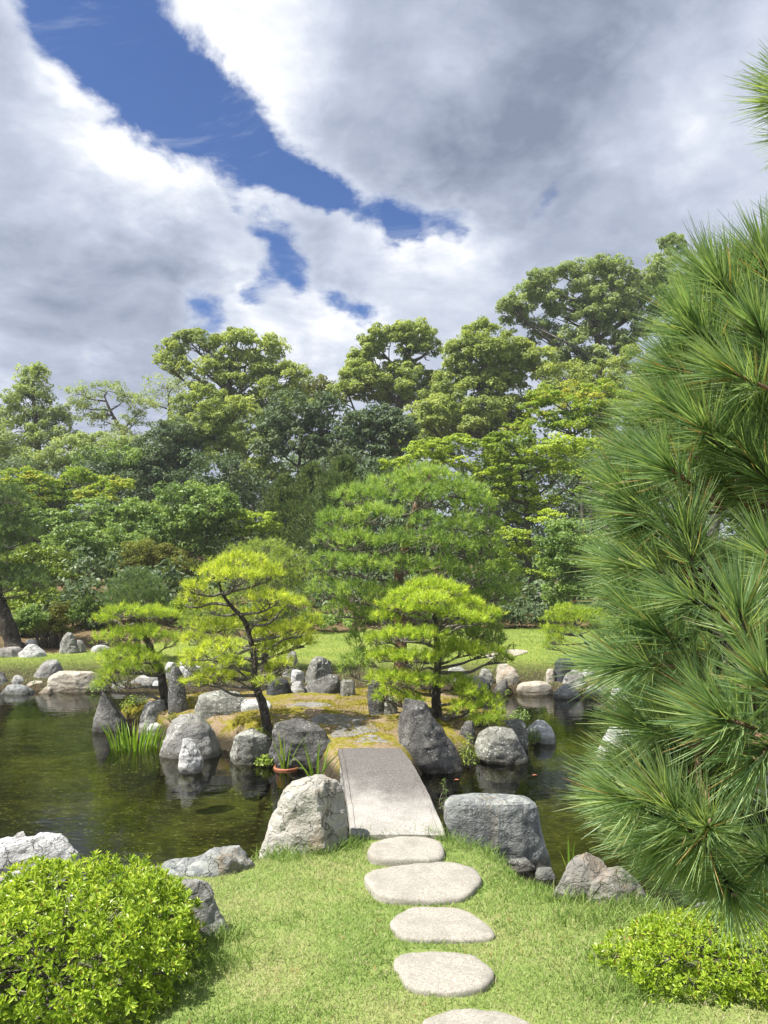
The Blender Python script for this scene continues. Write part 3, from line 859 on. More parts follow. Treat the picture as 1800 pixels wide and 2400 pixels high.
# far right
rock('black rounded boulder topping the rock group beside the far lawn', 'rock_black',
     [(1543, 1312, 1336), (1552, 1302, 1344), (1575, 1299, 1348), (1602, 1302, 1348)], zb=-.04, dep=.7, seed=161, facets=4, rough=.04, hero=True, group=F_)
rock('small pinkish egg-shaped stone leaning on the black boulder', 'rock_tan',
     [(1568, 1284, 1298), (1578, 1279, 1301), (1600, 1278, 1302)], zb=-.10, dep=.8, seed=162, facets=2, rough=.03, group=F_)
rock('grey angular boulder in front of the black one', 'rock_grey',
     [(1571, 1325, 1362), (1580, 1321, 1370), (1605, 1318, 1374), (1622, 1320, 1374)], zb=-.20, dep=.7, seed=163, hero=True, group=F_)
rock('long cream stone lying flat at the far water edge', 'rock_tan',
     [(1599, 1224, 1290), (1606, 1214, 1298), (1618, 1210, 1301), (1629, 1214, 1300)], dep=.45, seed=164, facets=3, rough=.03, box=.8, hero=True, group=F_)
rock('grey pyramid rock at the water in front of the rock group', 'rock_grey',
     [(1604, 1318, 1334), (1612, 1308, 1346), (1625, 1300, 1358), (1638, 1296, 1362)], dep=.7, seed=165, hero=True, group=F_)
rock('pale oblong stone tilted behind the grey angular boulder', 'rock_white',
     [(1564, 1380, 1392), (1574, 1364, 1394), (1588, 1358, 1390)], zb=-.04, dep=.6, seed=166, group=F_)
rock('lichen bank stone under the dry grass beside the pyramid rock', 'rock_lichen',
     [(1605, 1392, 1424), (1614, 1374, 1430), (1634, 1364, 1430)], dep=.5, seed=167, flat=.6, group=F_)
rock('white knobbly rock at the water under the long pine needles', 'rock_white',
     [(1602, 1440, 1470), (1615, 1426, 1484), (1632, 1416, 1490), (1646, 1416, 1490)], dep=.7, seed=168, rough=.09, group=F_)
rock('tall buff angular rock on the far bank behind the lime pine', 'rock_tan',
     [(1557, 1164, 1186), (1568, 1162, 1206), (1585, 1162, 1218), (1608, 1162, 1216)], zb=-.08, dep=.6, seed=171, facets=8, rough=.07, group=F_)
rock('dark pointed stone at the water before the tall buff rock', 'rock_dark',
     [(1592, 1172, 1184), (1602, 1162, 1192), (1626, 1155, 1196)], dep=.7, seed=172, group=F_)
rock('round grey rock between the lime pine bough and the buff rock', 'rock_lichen',
     [(1568, 1126, 1150), (1578, 1118, 1158), (1606, 1114, 1162)], zb=-.10, dep=.7, seed=173, group=F_)
rock('long black ledge under the lime pine bough at the far water', 'rock_black',
     [(1587, 1090, 1140), (1594, 1084, 1148), (1612, 1100, 1152), (1627, 1120, 1154)], dep=.5, seed=174, box=.8, group=F_)
rock('grey mottled rock behind the lime pine bough', 'rock_lichen',
     [(1562, 1056, 1092), (1572, 1048, 1102), (1600, 1046, 1104)], zb=-.08, dep=.7, seed=175, group=F_)
rock('flat grey rock seen behind the yellow pine foliage on the far bank', 'rock_grey',
     [(1538, 500, 540), (1548, 490, 552), (1568, 488, 555)], zb=-.02, dep=.6, seed=176, group=F_)
rock('round pebble-like rock behind the yellow pine tips on the far bank', 'rock_white',
     [(1542, 426, 446), (1550, 421, 452), (1562, 420, 454)], zb=.0, dep=.8, seed=177, group=F_)
rock('pale step of stone on the far bank behind the island rocks', 'rock_white',
     [(1562, 420, 470), (1568, 415, 480), (1590, 412, 482)], zb=-.12, dep=.5, seed=178, flat=.8, group=F_)
rock('upright grey monument stone at the forest edge beneath the maples', 'rock_grey',
     [(1389, 1258, 1272), (1396, 1252, 1278), (1432, 1250, 1280)], zb=.06, yc=21.5, dep=.5, seed=181, facets=3, rough=.03, cat='standing stone', name='standing_stone')

# flat path stones on the island
def flat_stone(label, pts, z, mat, h=.03, grp=None, seed=1, name='stepping_stone', cat='stepping stone', drape=False):
    P = chaikin(gpts(pts, z + h * .7), 3)
    n = len(P); c = P.mean(0)
    P = c + (P - c) * (1 + (.22 if drape else .05) * fbm(np.column_stack([P * 6, np.full(n, seed)]), 3, seed))[:, None]
    prof = [(1.0, -.10), (1.0, h * .30), (.99, h * .62), (.965, h * .84), (.91, h * .96), (.80, h), (.62, h * 1.02), (.4, h * 1.0), (.18, h * 1.0)]
    V = []
    for s, dz in prof:
        r = c + (P - c) * s
        q = np.column_stack([r * 9, np.full(n, seed)])
        w_ = fbm(q * 2.5, 3, seed + 2) * .004 + fbm(q, 3, seed) * .009 + fbm(q * .3, 2, seed + 4) * .008
        zz = ground(r[:, 0], r[:, 1]) - .006 if drape else np.full(n, z)
        V.append(np.column_stack([r, zz + dz + (w_ if dz > 0 else 0)]))
    V.append(np.array([[c[0], c[1], (gz(c[0], c[1]) - .006 if drape else z) + h]]))
    V = np.vstack(V); k = np.arange(n)
    F = np.vstack([np.stack([r * n + k, r * n + (k + 1) % n, (r + 1) * n + (k + 1) % n, (r + 1) * n + k], -1) for r in range(len(prof) - 1)])
    T3 = np.stack([(len(prof) - 1) * n + k, (len(prof) - 1) * n + (k + 1) % n, np.full(n, len(V) - 1)], -1)
    o = obj(name, V, [F, T3], M[mat], None, (c[0], c[1], z), smooth=True)
    return tag(o, label, cat, grp)
SG = 'stepping stones leading to the bridge'
STEPS = [
 ('small rounded stepping stone just before the stone bridge', [(862, 1990), (870, 1972), (905, 1962), (955, 1961), (1010, 1963), (1038, 1975), (1043, 2000), (1030, 2014), (950, 2017), (880, 2016), (864, 2005)], .036),
 ('widest stepping stone with pointed ends, second from the bridge', [(847, 2052), (872, 2036), (940, 2027), (1010, 2022), (1065, 2021), (1108, 2034), (1136, 2058), (1122, 2080), (1095, 2106), (1030, 2113), (950, 2110), (890, 2104), (866, 2082)], .026),
 ('speckled half-moon stepping stone, third from the bridge', [(907, 2162), (930, 2142), (975, 2130), (1035, 2125), (1090, 2132), (1132, 2153), (1166, 2186), (1146, 2201), (1050, 2204), (938, 2202), (918, 2180)], .022),
 ('bright rounded-square stepping stone, fourth from the bridge', [(916, 2258), (932, 2236), (975, 2227), (1060, 2231), (1120, 2240), (1142, 2262), (1164, 2284), (1150, 2312), (1100, 2328), (1010, 2330), (950, 2316), (934, 2282)], .024),
 ('stepping stone cut by the lower picture edge, farthest from the bridge', [(985, 2400), (1000, 2384), (1060, 2366), (1130, 2366), (1200, 2376), (1245, 2394), (1262, 2430), (1200, 2470), (1080, 2475), (1000, 2440)], .024)]
STEP_POLY = []
for i, (lb, pts, h) in enumerate(STEPS):
    flat_stone(lb, pts, 0.0, 'granite', h, SG, 20 + i)
    STEP_POLY.append(chaikin(gpts(pts, 0.0), 2))
PG = 'flat stones sunk in the island path'
flat_stone('flat stone sunk in brown needles at the bridge end', [(822, 1732), (850, 1722), (890, 1722), (915, 1732), (880, 1738), (840, 1738)], gz(-.1, 7.15) + .004, 'rock_brown', .010, PG, 41, 'path_stone', 'path stone', True)
flat_stone('cracked path stone across the island path', [(770, 1712), (805, 1700), (860, 1701), (896, 1709), (865, 1718), (800, 1720)], gz(-.2, 7.6) + .004, 'rock_brown', .010, PG, 42, 'path_stone', 'path stone', True)
flat_stone('long path stone in the middle of the island path', [(716, 1680), (750, 1671), (830, 1675), (866, 1683), (830, 1690), (750, 1688)], gz(-.4, 8.2) + .004, 'rock_brown', .010, PG, 43, 'path_stone', 'path stone', True)
flat_stone('broad path stone toward the back of the island', [(668, 1654), (705, 1644), (770, 1645), (786, 1652), (740, 1661), (690, 1661)], gz(-.8, 9.0) + .004, 'rock_brown', .010, PG, 44, 'path_stone', 'path stone', True)

# ------------------------------------------------------------------ stone bridge
def bridge():
    NL, NR = np.array([-.187, 4.47]), np.array([.350, 4.47])
    FL, FR = np.array([-.386, 6.58]), np.array([.135, 6.58])
    base = np.array([*(NL + NR + FL + FR) / 4, 0.0])
    root = tag(empty('stone_bridge', base), 'low arched granite slab bridge with a grime-darkened far half', 'bridge')
    ns = 40
    # cross-section: shallow line cut 25 mm in from each edge
    cs = [(0.0, -.062), (0.0, -.008), (.012, 0.0), (.050, 0.0), (.056, -.007), (.066, -.007), (.072, 0.0), (.3, .003), (.5, .004), (.7, .003), (.928, 0.0), (.934, -.007), (.944, -.007), (.950, 0.0), (.988, 0.0), (1.0, -.008), (1.0, -.062)]
    V = []
    for i in range(ns + 1):
        t = i / ns
        l = NL + (FL - NL) * t; r = NR + (FR - NR) * t
        arch = .062 * (1 - (2 * t - 1) ** 2) + .030
        e = min(t, 1 - t) * ns
        ed = -.012 * max(0, 1 - e) ** 2
        for s, dz in cs:
            p = l + (r - l) * s
            V.append((p[0], p[1], arch + (dz if dz < -.02 else dz + ed)))
    V = np.array(V); m = len(cs)
    V[:, 2] += np.where(V[:, 2] > -.02, fbm(V * 22, 3, 4) * .003, 0)
    V[:, :2] += np.stack([fbm(V * 14, 3, 8), fbm(V * 14, 3, 9)], 1) * .005
    k = np.arange(m)
    F = np.vstack([np.stack([i * m + k[:-1], i * m + k[1:], (i + 1) * m + k[1:], (i + 1) * m + k[:-1]], -1) for i in range(ns)])
    F = F[:, ::-1]
    und = np.stack([np.arange(ns) * m, np.arange(1, ns + 1) * m, np.arange(1, ns + 1) * m + m - 1, np.arange(ns) * m + m - 1], -1)
    ends = [[(j, j + 1, m - 1) for j in range(m - 2)], [(ns * m + j + 1, ns * m + j, ns * m + m - 1) for j in range(m - 2)]]
    obj('deck_slab', V, [np.vstack([F, und]), np.array(ends[0] + ends[1])], M['bridge'], root, smooth=True, sharp=rad(32))
    for lb, (l, r, y0, y1, z0, z1) in (('near', (-.14, .31, 4.43, 4.66, -.34, -.036)), ('far', (-.36, .11, 6.40, 6.66, -.5, -.036))):
        P = chaikin(np.array([(l, y0), (r, y0 + .01), (r + .01, y1), (l - .01, y1)]), 2)
        n = len(P); k = np.arange(n)
        Vb = np.vstack([np.column_stack([P, np.full(n, z0)]), np.column_stack([P, np.full(n, z1)]), [[*P.mean(0), z1]]])
        Fq = np.stack([k, (k + 1) % n, n + (k + 1) % n, n + k], -1)
        Ft = np.stack([n + k, n + (k + 1) % n, np.full(n, 2 * n)], -1)
        obj('footing_stone', Vb, [Fq, Ft], M['rock_grey'], root, sharp=rad(30), smooth=True)
bridge()

# ------------------------------------------------------------------ foliage builders
def rhombs(C, N, Ln, Wd, rng, up=0.0):
    """one folded leaf (two triangles sharing the midrib) at each point C with surface normal N"""
    n = len(C)
    t = rng.normal(size=(n, 3)); t[:, 2] -= up
    t = unit(t - (t * N).sum(1, keepdims=True) * N)
    s = np.cross(N, t)
    Ln = np.broadcast_to(np.asarray(Ln, float), (n,))[:, None]; Wd = np.broadcast_to(np.asarray(Wd, float), (n,))[:, None]
    fold = N * Wd * .18
    V = np.stack([C - t * Ln * .5, C + s * Wd * .5 + fold, C + t * Ln * .5, C - s * Wd * .5 + fold], 1).reshape(-1, 3)
    F = (np.arange(n) * 4)[:, None] + np.array([[0, 1, 2, 3]])
    return V, F
def crown(lobes, leaf, cover, rng, puff=.36, flat=1.0, asp=.5, shell=(.55, 1.06), up=.5):
    """lobes: list of (centre, radii). Each lobe carries many small leafy puffs on its upper and outer side"""
    Cs, Ns, Ts = [], [], []
    for c, r in lobes:
        rm = (r[0] * r[2]) ** .5
        pr0 = puff * rm
        k = int(max(6, 3.2 * (1 / puff) ** 1.75))
        d = rdir(k * 2, rng); d = d[d[:, 2] > rng.uniform(-.75, .25, len(d))][:k]
        k = len(d)
        pc = c + d * r * rng.uniform(.45, .95, (k, 1))
        pr = pr0 * rng.uniform(.55, 1.25, k)
        lt = rng.normal(0, .10)
        m = int(cover * .86 * 4 * math.pi * r[0] * r[2] / (.5 * leaf * leaf * asp) / max(k, 1)) + 4
        m = min(m, 600)
        dd = rdir(k * m, rng)
        rr = np.repeat(pr, m)[:, None]
        keep = dd[:, 2] > rng.uniform(-1.2, .1, len(dd))
        P = np.repeat(pc, m, 0) + dd * rr * rng.uniform(shell[0], shell[1], (k * m, 1)) * np.array([1.15, 1.15, .8 * flat])
        N = unit(dd * .75 + rng.normal(size=dd.shape) * .45 + np.array([0, 0, up]))
        tint = .5 + lt + np.repeat(rng.normal(0, .13, k), m) + rng.normal(0, .15, k * m)
        Cs.append(P[keep]); Ns.append(N[keep]); Ts.append(tint[keep])
    C = np.vstack(Cs); N = np.vstack(Ns); t = np.clip(np.concatenate(Ts), 0, 1)
    ls = leaf * rng.uniform(.65, 1.3, len(C))
    V, F = rhombs(C, N, ls, ls * asp, rng, .35)
    return V, F, t
def lobes_px(lst, d, rng, dj=.5, vy=1.62):
    out = []
    mean_w = np.mean([l[2] for l in lst])
    for l in lst:
        px, py, rx, ry = l[:4]
        dd = d + (l[4] if len(l) > 4 else rng.uniform(-1, 1) * dj * mean_w * d / FPX * 1.2)
        s = dd / FPX
        rx, ry = rx * 1.30, ry * vy
        out.append((at(px, py, dd), np.array([rx * s, max(rx, ry) * s * .9, ry * s])))
    return out
TREES = 'trees of the wood behind the garden'
def broadleaf(label, lobes, d, mat, foot, leaf=7.0, cover=1.0, seed=1, name='broadleaf_tree', cat='tree', group=TREES, bk='bark_grey', tr=.22, puff=.36, flat=1.0, asp=.5, trunk=None, dj=.5, up=.5, shell=(.55, 1.06), limbs=True, fork=.35, extra=None):
    rng = np.random.default_rng(seed)
    lb = lobes_px(lobes, d, rng, dj, 1.62 if flat > .9 else 1.38)
    bx = at(foot, 1340, d)[0]
    base = np.array([bx, d, gz(bx, d)])
    root = tag(empty(name, base), label, cat, group)
    V, F, t = crown(lb, leaf * d / FPX, cover, rng, puff, flat, asp, shell, up)
    cr = obj('crown', V, F, M[mat], root, tint=t)
    top = np.mean([c for c, r in lb], 0)
    zmin = min(c[2] - r[2] for c, r in lb)
    if trunk is None:
        f1 = base + (top - base) * fork + np.array([rng.normal(0, tr), rng.normal(0, tr), 0])
        tp = spline([base - [0, 0, .1], f1, top + [0, 0, 0]], 12)
    else:
        tp = spline([base - [0, 0, .1]] + [at(px, py, d) for px, py in trunk], 16)
    rr = np.linspace(tr * .85, tr * .18, len(tp)); rr[0] *= 1.3
    obj('trunk', *[(v, [f, t3]) for v, f, t3 in [tube(tp, rr, 9)]][0], M[bk], root, smooth=True)
    if limbs:
        A = Acc()
        for c, r in lb:
            below = tp[tp[:, 2] < c[2] - .15 * r[2]]
            src = below[-1] if len(below) else tp[len(tp) // 2]
            if len(below) > 3:
                w = np.linalg.norm(below - c, axis=1) + .6 * np.abs(below[:, 2] - (c[2] - 1.1 * np.linalg.norm(below[:, :2] - c[:2], axis=1)))
                src = below[np.argmin(w)]
            mid = (src + c) / 2 + np.array([rng.normal(0, .08), rng.normal(0, .08), -.05]) * np.linalg.norm(c - src)
            P = spline([src, mid, c], 8)
            q = tr * .24
            A.tube(P, np.linspace(q, q * .25, 8), 6)
            for b in range(5):
                e = c + rdir(1, rng)[0] * r * .85
                s0 = P[rng.integers(4, 8)]
                A.tube(spline([s0, (s0 + e) / 2 + rng.normal(0, .05, 3) * r.mean(), e], 5), np.linspace(q * .32, q * .1, 5), 4)
        A.obj('limb', M[bk], root, smooth=True)
    return root
def fl(lst, k=1.0):
    return [(a, b, c * k, e * k) for a, b, c, e in lst]

# ---- the wood, back to front
def woods_mass():
    rng = np.random.default_rng(5)
    lobes = []
    for k in range(150):
        x = rng.uniform(-34, 40); y = rng.uniform(50, 62)
        r = rng.uniform(1.3, 2.6)
        lobes.append((np.array([x, y, gz(x, y) + rng.uniform(.5, 6.2 + 1.0 * math.sin(x * .4) + .05 * x)]), np.array([r * 1.3, r, r])))
    V, F, t = crown(lobes, .46, .26, rng, .4)
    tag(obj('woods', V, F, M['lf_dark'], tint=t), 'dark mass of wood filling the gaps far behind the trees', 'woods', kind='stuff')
woods_mass()
def undergrowth():
    rng = np.random.default_rng(6)
    lobes = []
    for k in range(210):
        x = rng.uniform(-17, 17); y = forest_y(x) + (2.2 if x < -3.4 else 1.0) + rng.random() ** 1.3 * 15
        r = rng.uniform(.35, .8) * (1 + .05 * (y - 18))
        lobes.append((np.array([x, y, gz(x, y) + r * rng.uniform(.1, 1.3)]), np.array([r * 1.4, r, r * .9])))
    V, F, t = crown(lobes, .15, .38, rng, .32)
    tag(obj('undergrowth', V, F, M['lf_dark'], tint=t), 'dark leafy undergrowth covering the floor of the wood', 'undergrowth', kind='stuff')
undergrowth()

broadleaf('tall loose-crowned tree at the outer end of the wood beside the airy trees', [(74, 898, 38, 30), (76, 940, 45, 28), (25, 957, 35, 28), (105, 980, 45, 25), (140, 985, 35, 25), (45, 1010, 50, 28), (105, 1030, 50, 28), (35, 1062, 45, 30), (150, 1045, 40, 30), (-30, 1000, 45, 40), (-10, 1070, 40, 30), (60, 920, 25, 20), (90, 870, 18, 14)],
          38, 'lf_tall', 90, 7.4, .9, 201, tr=.28, puff=.30, trunk=[(95, 1120), (88, 1040), (80, 950), (75, 890)])
broadleaf('thin airy tree whose bare forked limbs show against the clouds', [(190, 925, 38, 18), (253, 916, 42, 16), (292, 938, 32, 18), (205, 965, 35, 22), (338, 955, 38, 20), (238, 985, 32, 18), (320, 990, 36, 20), (180, 950, 25, 16), (280, 1020, 40, 20)],
          44, 'lf_tall', 300, 6.0, .42, 202, tr=.24, bk='bark', puff=.30, trunk=[(305, 1090), (290, 1020), (262, 970), (245, 930)])
broadleaf('nearly bare twiggy tree between the airy tree and the tall camphor', [(380, 902, 40, 24), (415, 928, 34, 24), (350, 930, 26, 20), (395, 960, 34, 22), (430, 890, 22, 18)],
          46, 'lf_tall', 395, 5.0, .2, 203, tr=.20, bk='bark', puff=.30, trunk=[(396, 1040), (397, 960), (392, 900)])
broadleaf('tall camphor tree with rounded clumps of foliage split in two heads', [(401, 822, 30, 24), (470, 805, 46, 26), (440, 795, 26, 16), (395, 855, 26, 22), (425, 868, 28, 20), (498, 877, 38, 30), (557, 803, 36, 26), (618, 820, 42, 30), (582, 855, 42, 26), (650, 868, 40, 30), (600, 893, 46, 26), (682, 885, 36, 26), (472, 915, 30, 20), (530, 845, 26, 24), (545, 900, 36, 26), (640, 930, 50, 34), (570, 950, 46, 30), (690, 930, 36, 30), (560, 790, 26, 14)],
          40, 'lf_camphor', 545, 7.6, 1.45, 204, tr=.42, puff=.30, trunk=[(545, 1090), (540, 980), (538, 900), (552, 830)])
broadleaf('bright yellow-green camphor standing in front of the split-headed one', [(485, 938, 38, 26), (506, 974, 48, 26), (565, 957, 30, 22), (477, 1012, 40, 30), (527, 1003, 38, 26), (464, 1047, 32, 26), (540, 1058, 34, 28), (500, 1080, 34, 24)],
          34, 'lf_camphor', 525, 7.6, 2.1, 205, tr=.26, puff=.30, trunk=[(532, 1130), (520, 1090), (506, 1060), (500, 1000)])
broadleaf('small rounded light-green tree below the yellow-green camphor', [(624, 1060, 36, 26), (612, 1098, 36, 24), (590, 1130, 40, 22), (640, 1120, 34, 24)],
          33, 'lf_camphor', 620, 7.0, 1.0, 206, tr=.18, puff=.3)
broadleaf('domed camphor with a see-through arch under its topmost clump', [(878, 803, 36, 26), (935, 787, 34, 26), (975, 790, 44, 28), (1008, 818, 26, 22), (862, 831, 34, 26), (840, 862, 34, 28), (958, 856, 14, 22), (960, 822, 30, 14), (870, 905, 64, 28), (920, 880, 40, 24), (971, 890, 44, 26), (1018, 905, 30, 26), (958, 930, 75, 26), (815, 925, 46, 24), (850, 890, 40, 26), (1020, 945, 40, 24)],
          40, 'lf_camphor', 930, 7.6, 2.3, 207, tr=.45, puff=.27, dj=.25, trunk=[(930, 1080), (935, 960), (955, 880), (960, 820)])
broadleaf('broad camphor with layered heads beside the tallest tree', [(1128, 781, 38, 22), (1090, 820, 40, 30), (1174, 815, 55, 26), (1215, 836, 48, 28), (1069, 862, 32, 26), (1153, 895, 52, 32), (1102, 904, 46, 30), (1195, 904, 40, 30), (1060, 963, 60, 32), (1136, 963, 60, 32), (1204, 963, 48, 32), (1220, 870, 36, 30), (1005, 988, 46, 26), (1102, 1000, 62, 28), (1180, 1010, 60, 28), (1060, 910, 40, 26), (1130, 850, 50, 28)],
          37, 'lf_camphor', 1150, 7.8, 2.1, 208, tr=.45, puff=.29, trunk=[(1150, 1090), (1148, 980), (1140, 880), (1150, 810)])
broadleaf('tallest tree of the wood with dark limbs spreading through a wide crown', [(1267, 665, 36, 22), (1322, 650, 40, 22), (1394, 642, 52, 24), (1444, 638, 40, 22), (1204, 722, 30, 26), (1214, 750, 34, 26), (1280, 705, 44, 30), (1356, 697, 48, 30), (1427, 697, 48, 30), (1482, 690, 45, 25), (1526, 676, 40, 25), (1322, 743, 45, 28), (1398, 743, 45, 28), (1461, 739, 38, 25), (1271, 786, 28, 28), (1330, 811, 36, 36), (1406, 786, 42, 28), (1444, 815, 38, 26), (1398, 840, 32, 24), (1508, 777, 30, 24), (1282, 874, 32, 22), (1560, 730, 50, 30), (1600, 690, 60, 30), (1330, 860, 40, 24), (1550, 640, 30, 40), (1575, 590, 26, 30), (1240, 690, 30, 22)],
          42, 'lf_tall', 1415, 7.6, 1.7, 209, tr=.5, puff=.28, trunk=[(1412, 960), (1408, 880), (1400, 790), (1385, 690)], fork=.4)
broadleaf('big tree beyond the tallest one, mostly hidden by the long pine', [(1650, 720, 80, 40), (1720, 700, 80, 50), (1600, 790, 70, 40), (1700, 790, 80, 50), (1640, 860, 80, 45), (1740, 870, 80, 50), (1580, 900, 70, 40), (1690, 940, 80, 50), (1800, 780, 80, 60)],
          40, 'lf_tall', 1660, 7, .8, 210, tr=.4, puff=.29)
broadleaf('brownish tree showing between the split-headed camphor and the domed one', [(748, 905, 38, 20), (715, 925, 34, 20), (775, 930, 34, 20), (735, 950, 40, 24)],
          43, 'lf_brown', 745, 6.5, .8, 211, tr=.25, puff=.3)
broadleaf('dark glossy evergreen with drooping leaves at the middle of the wood', [(693, 978, 63, 38), (655, 1010, 50, 36), (745, 1018, 50, 36), (762, 970, 40, 34), (690, 1040, 60, 34), (640, 1050, 40, 30), (760, 1060, 50, 30)],
          33, 'lf_dark', 700, 9.5, 1.1, 212, tr=.24, puff=.26, asp=.42)
broadleaf('second dark glossy evergreen beneath the domed camphor', [(895, 985, 46, 28), (870, 1020, 58, 34), (820, 1037, 46, 32), (930, 1020, 46, 30), (870, 1065, 56, 30), (800, 1080, 44, 30), (950, 1060, 46, 30), (835, 990, 34, 24)],
          32, 'lf_dark', 875, 9.5, 1.1, 213, tr=.24, puff=.26, asp=.42)
broadleaf('dark dome-shaped evergreen below the twiggy bare tree', [(401, 1024, 46, 28), (392, 1094, 72, 32), (350, 1110, 42, 30), (440, 1098, 38, 30), (380, 1060, 56, 30), (330, 1075, 40, 26), (440, 1050, 34, 28), (400, 1130, 60, 26)],
          33, 'lf_dark', 400, 7, 1.3, 214, tr=.26, puff=.25)
broadleaf('pale green tree in front of the airy tree', [(236, 1096, 45, 26), (276, 1080, 46, 26), (300, 1100, 40, 26), (200, 1080, 36, 24), (255, 1125, 48, 26)],
          32, 'lf_shrub', 250, 7, 1.0, 215, tr=.2, puff=.28)

broadleaf('mid-green tree filling the gap under the tallest tree behind the maple', [(1262, 850, 44, 26), (1320, 885, 50, 28), (1400, 885, 52, 30), (1480, 860, 50, 30), (1545, 885, 50, 30), (1360, 930, 60, 30), (1460, 930, 60, 30), (1300, 930, 50, 30)],
          36, 'lf_camphor', 1400, 7, 1.1, 216, tr=.22, puff=.28)
broadleaf('low rounded tree between the domed camphor and the broad camphor', [(1030, 960, 44, 28), (985, 975, 44, 26), (1050, 1010, 50, 30), (1000, 1030, 50, 30)],
          38.5, 'lf_camphor', 1020, 7, 1.1, 217, tr=.2, puff=.28)
broadleaf('soft green tree under the split-headed camphor', [(580, 985, 48, 28), (640, 985, 44, 28), (700, 960, 36, 22), (610, 1030, 54, 30), (560, 1040, 44, 28), (430, 960, 34, 24), (440, 1000, 40, 26)],
          37.5, 'lf_tall', 590, 7, 1.1, 218, tr=.22, puff=.28)
broadleaf('spreading green tree at the outer end under the loose tall tree', [(30, 1090, 54, 30), (110, 1085, 54, 28), (180, 1060, 50, 28), (240, 1050, 46, 26), (300, 1050, 46, 24), (150, 1110, 60, 28), (-20, 1050, 50, 34)],
          35, 'lf_tall', 120, 7, 1.15, 219, tr=.22, puff=.28)

def conifer(label, apex, foot, halfw, d, seed, mat='lf_conifer'):
    rng = np.random.default_rng(seed)
    a = at(apex[0], apex[1], d); bx = at(foot[0], 1340, d)[0]
    base = np.array([bx, d, gz(bx, d)])
    root = tag(empty('conifer', base), label, 'tree', TREES)
    tp = spline([base - [0, 0, .1], (base + a) / 2, a], 10)
    obj('trunk', *[(v, [f, t3]) for v, f, t3 in [tube(tp, np.linspace(.16, .02, 10), 7)]][0], M['bark_red'], root, smooth=True)
    hw = halfw * d / FPX
    A = Acc(); Cs = []; Ns = []; Dr = []
    H = a[2] - base[2]
    for k in range(330):
        u = rng.random() ** .8
        z = .10 + .90 * u
        c = base + (a - base) * z
        ang = rng.uniform(0, 2 * np.pi)
        ln = hw * (1 - u) ** .75 * rng.uniform(.65, 1.1) + .12
        dirv = np.array([math.cos(ang), math.sin(ang), .75])
        e = c + dirv * ln * np.array([1, 1, .55])
        mid = (c + e) / 2 + [0, 0, -.10 * ln]
        P = spline([c, mid, e], 6)
        if k % 3 == 0: A.tube(P, np.linspace(.018, .004, 6), 3)
        m = int(26 + 30 * ln)
        tt = rng.random(m) ** .7
        q = c + (e - c) * tt[:, None] + np.array([0, 0, -.4 * ln]) * (tt * (1 - tt))[:, None] + rng.normal(0, .05 + .03 * ln, (m, 3))
        Cs.append(q); Dr.append(np.repeat(unit(dirv)[None], m, 0) + rng.normal(0, .42, (m, 3)) + [0, 0, .25])
    C = np.vstack(Cs); D = unit(np.vstack(Dr)); n = len(C)
    s = unit(np.cross(D, rdir(n, rng)))
    ln = rng.uniform(.09, .20, n)[:, None] * d / 27; w = ln * .16
    V = np.stack([C - s * w, C + s * w, C + D * ln], 1).reshape(-1, 3)
    F = (np.arange(n) * 3)[:, None] + np.array([[0, 1, 2]])
    tint = np.clip(.5 + np.repeat(rng.normal(0, .16, 330), [len(c) for c in Cs]) + rng.normal(0, .12, n), 0, 1)
    obj('crown', V, F, M[mat], root, tint=tint)
    if A.V: A.obj('branch', M['bark_grey'], root)
conifer('feathery dark conifer behind the pale pine and nearest the big pine', (805, 1078), (780, 0), 130, 26, 220)
conifer('feathery conifer beside the other, toward the dark evergreen', (735, 1092), (720, 0), 110, 27.5, 221)
conifer('low feathery conifer at the outer side of the pair', (668, 1120), (660, 0), 90, 28, 222)

# maples, centre to far side
MP = dict(leaf=6.2, puff=.30, flat=.55, asp=.75, up=.9)
broadleaf('upper yellow-green maple with orange-tinged tips below the tallest tree', fl([(1322, 937, 62, 28), (1406, 920, 48, 24), (1280, 929, 36, 20), (1356, 968, 62, 28), (1427, 960, 52, 26), (1280, 990, 46, 26), (1215, 1007, 30, 18), (1335, 1003, 62, 26), (1410, 1010, 55, 26), (1470, 950, 50, 26), (1260, 960, 34, 22)]),
          27, 'lf_maple_orange', 1370, cover=1.1, seed=231, tr=.16, **MP)
broadleaf('broad yellow-green maple spreading behind the big pine', fl([(1005, 1056, 46, 22), (1069, 1047, 50, 24), (1136, 1054, 56, 26), (1195, 1043, 52, 26), (1259, 1062, 56, 28), (1313, 1047, 52, 26), (1174, 1092, 52, 26), (1237, 1104, 56, 26), (1297, 1108, 44, 24), (1195, 1138, 52, 22), (1136, 1120, 40, 24), (1229, 1150, 48, 22), (1271, 1176, 42, 18), (985, 1075, 42, 22), (1060, 1090, 50, 24), (1350, 1080, 50, 26), (1165, 1170, 40, 20), (1242, 1202, 34, 18), (1195, 1222, 34, 18), (1390, 1060, 44, 26), (925, 1090, 34, 16)]),
          25, 'lf_maple', 1243, cover=1.1, seed=232, tr=.17, trunk=[(1240, 1340), (1238, 1250), (1230, 1150), (1215, 1070)], **MP)
broadleaf('orange-touched maple branch tree by the pale forked limb', fl([(1370, 1119, 27, 18), (1359, 1152, 24, 13), (1395, 1140, 24, 18)]),
          23.5, 'lf_maple_orange', 1400, cover=1.1, seed=233, tr=.07, trunk=[(1385, 1270), (1384, 1200), (1345, 1160), (1310, 1136)], **MP)
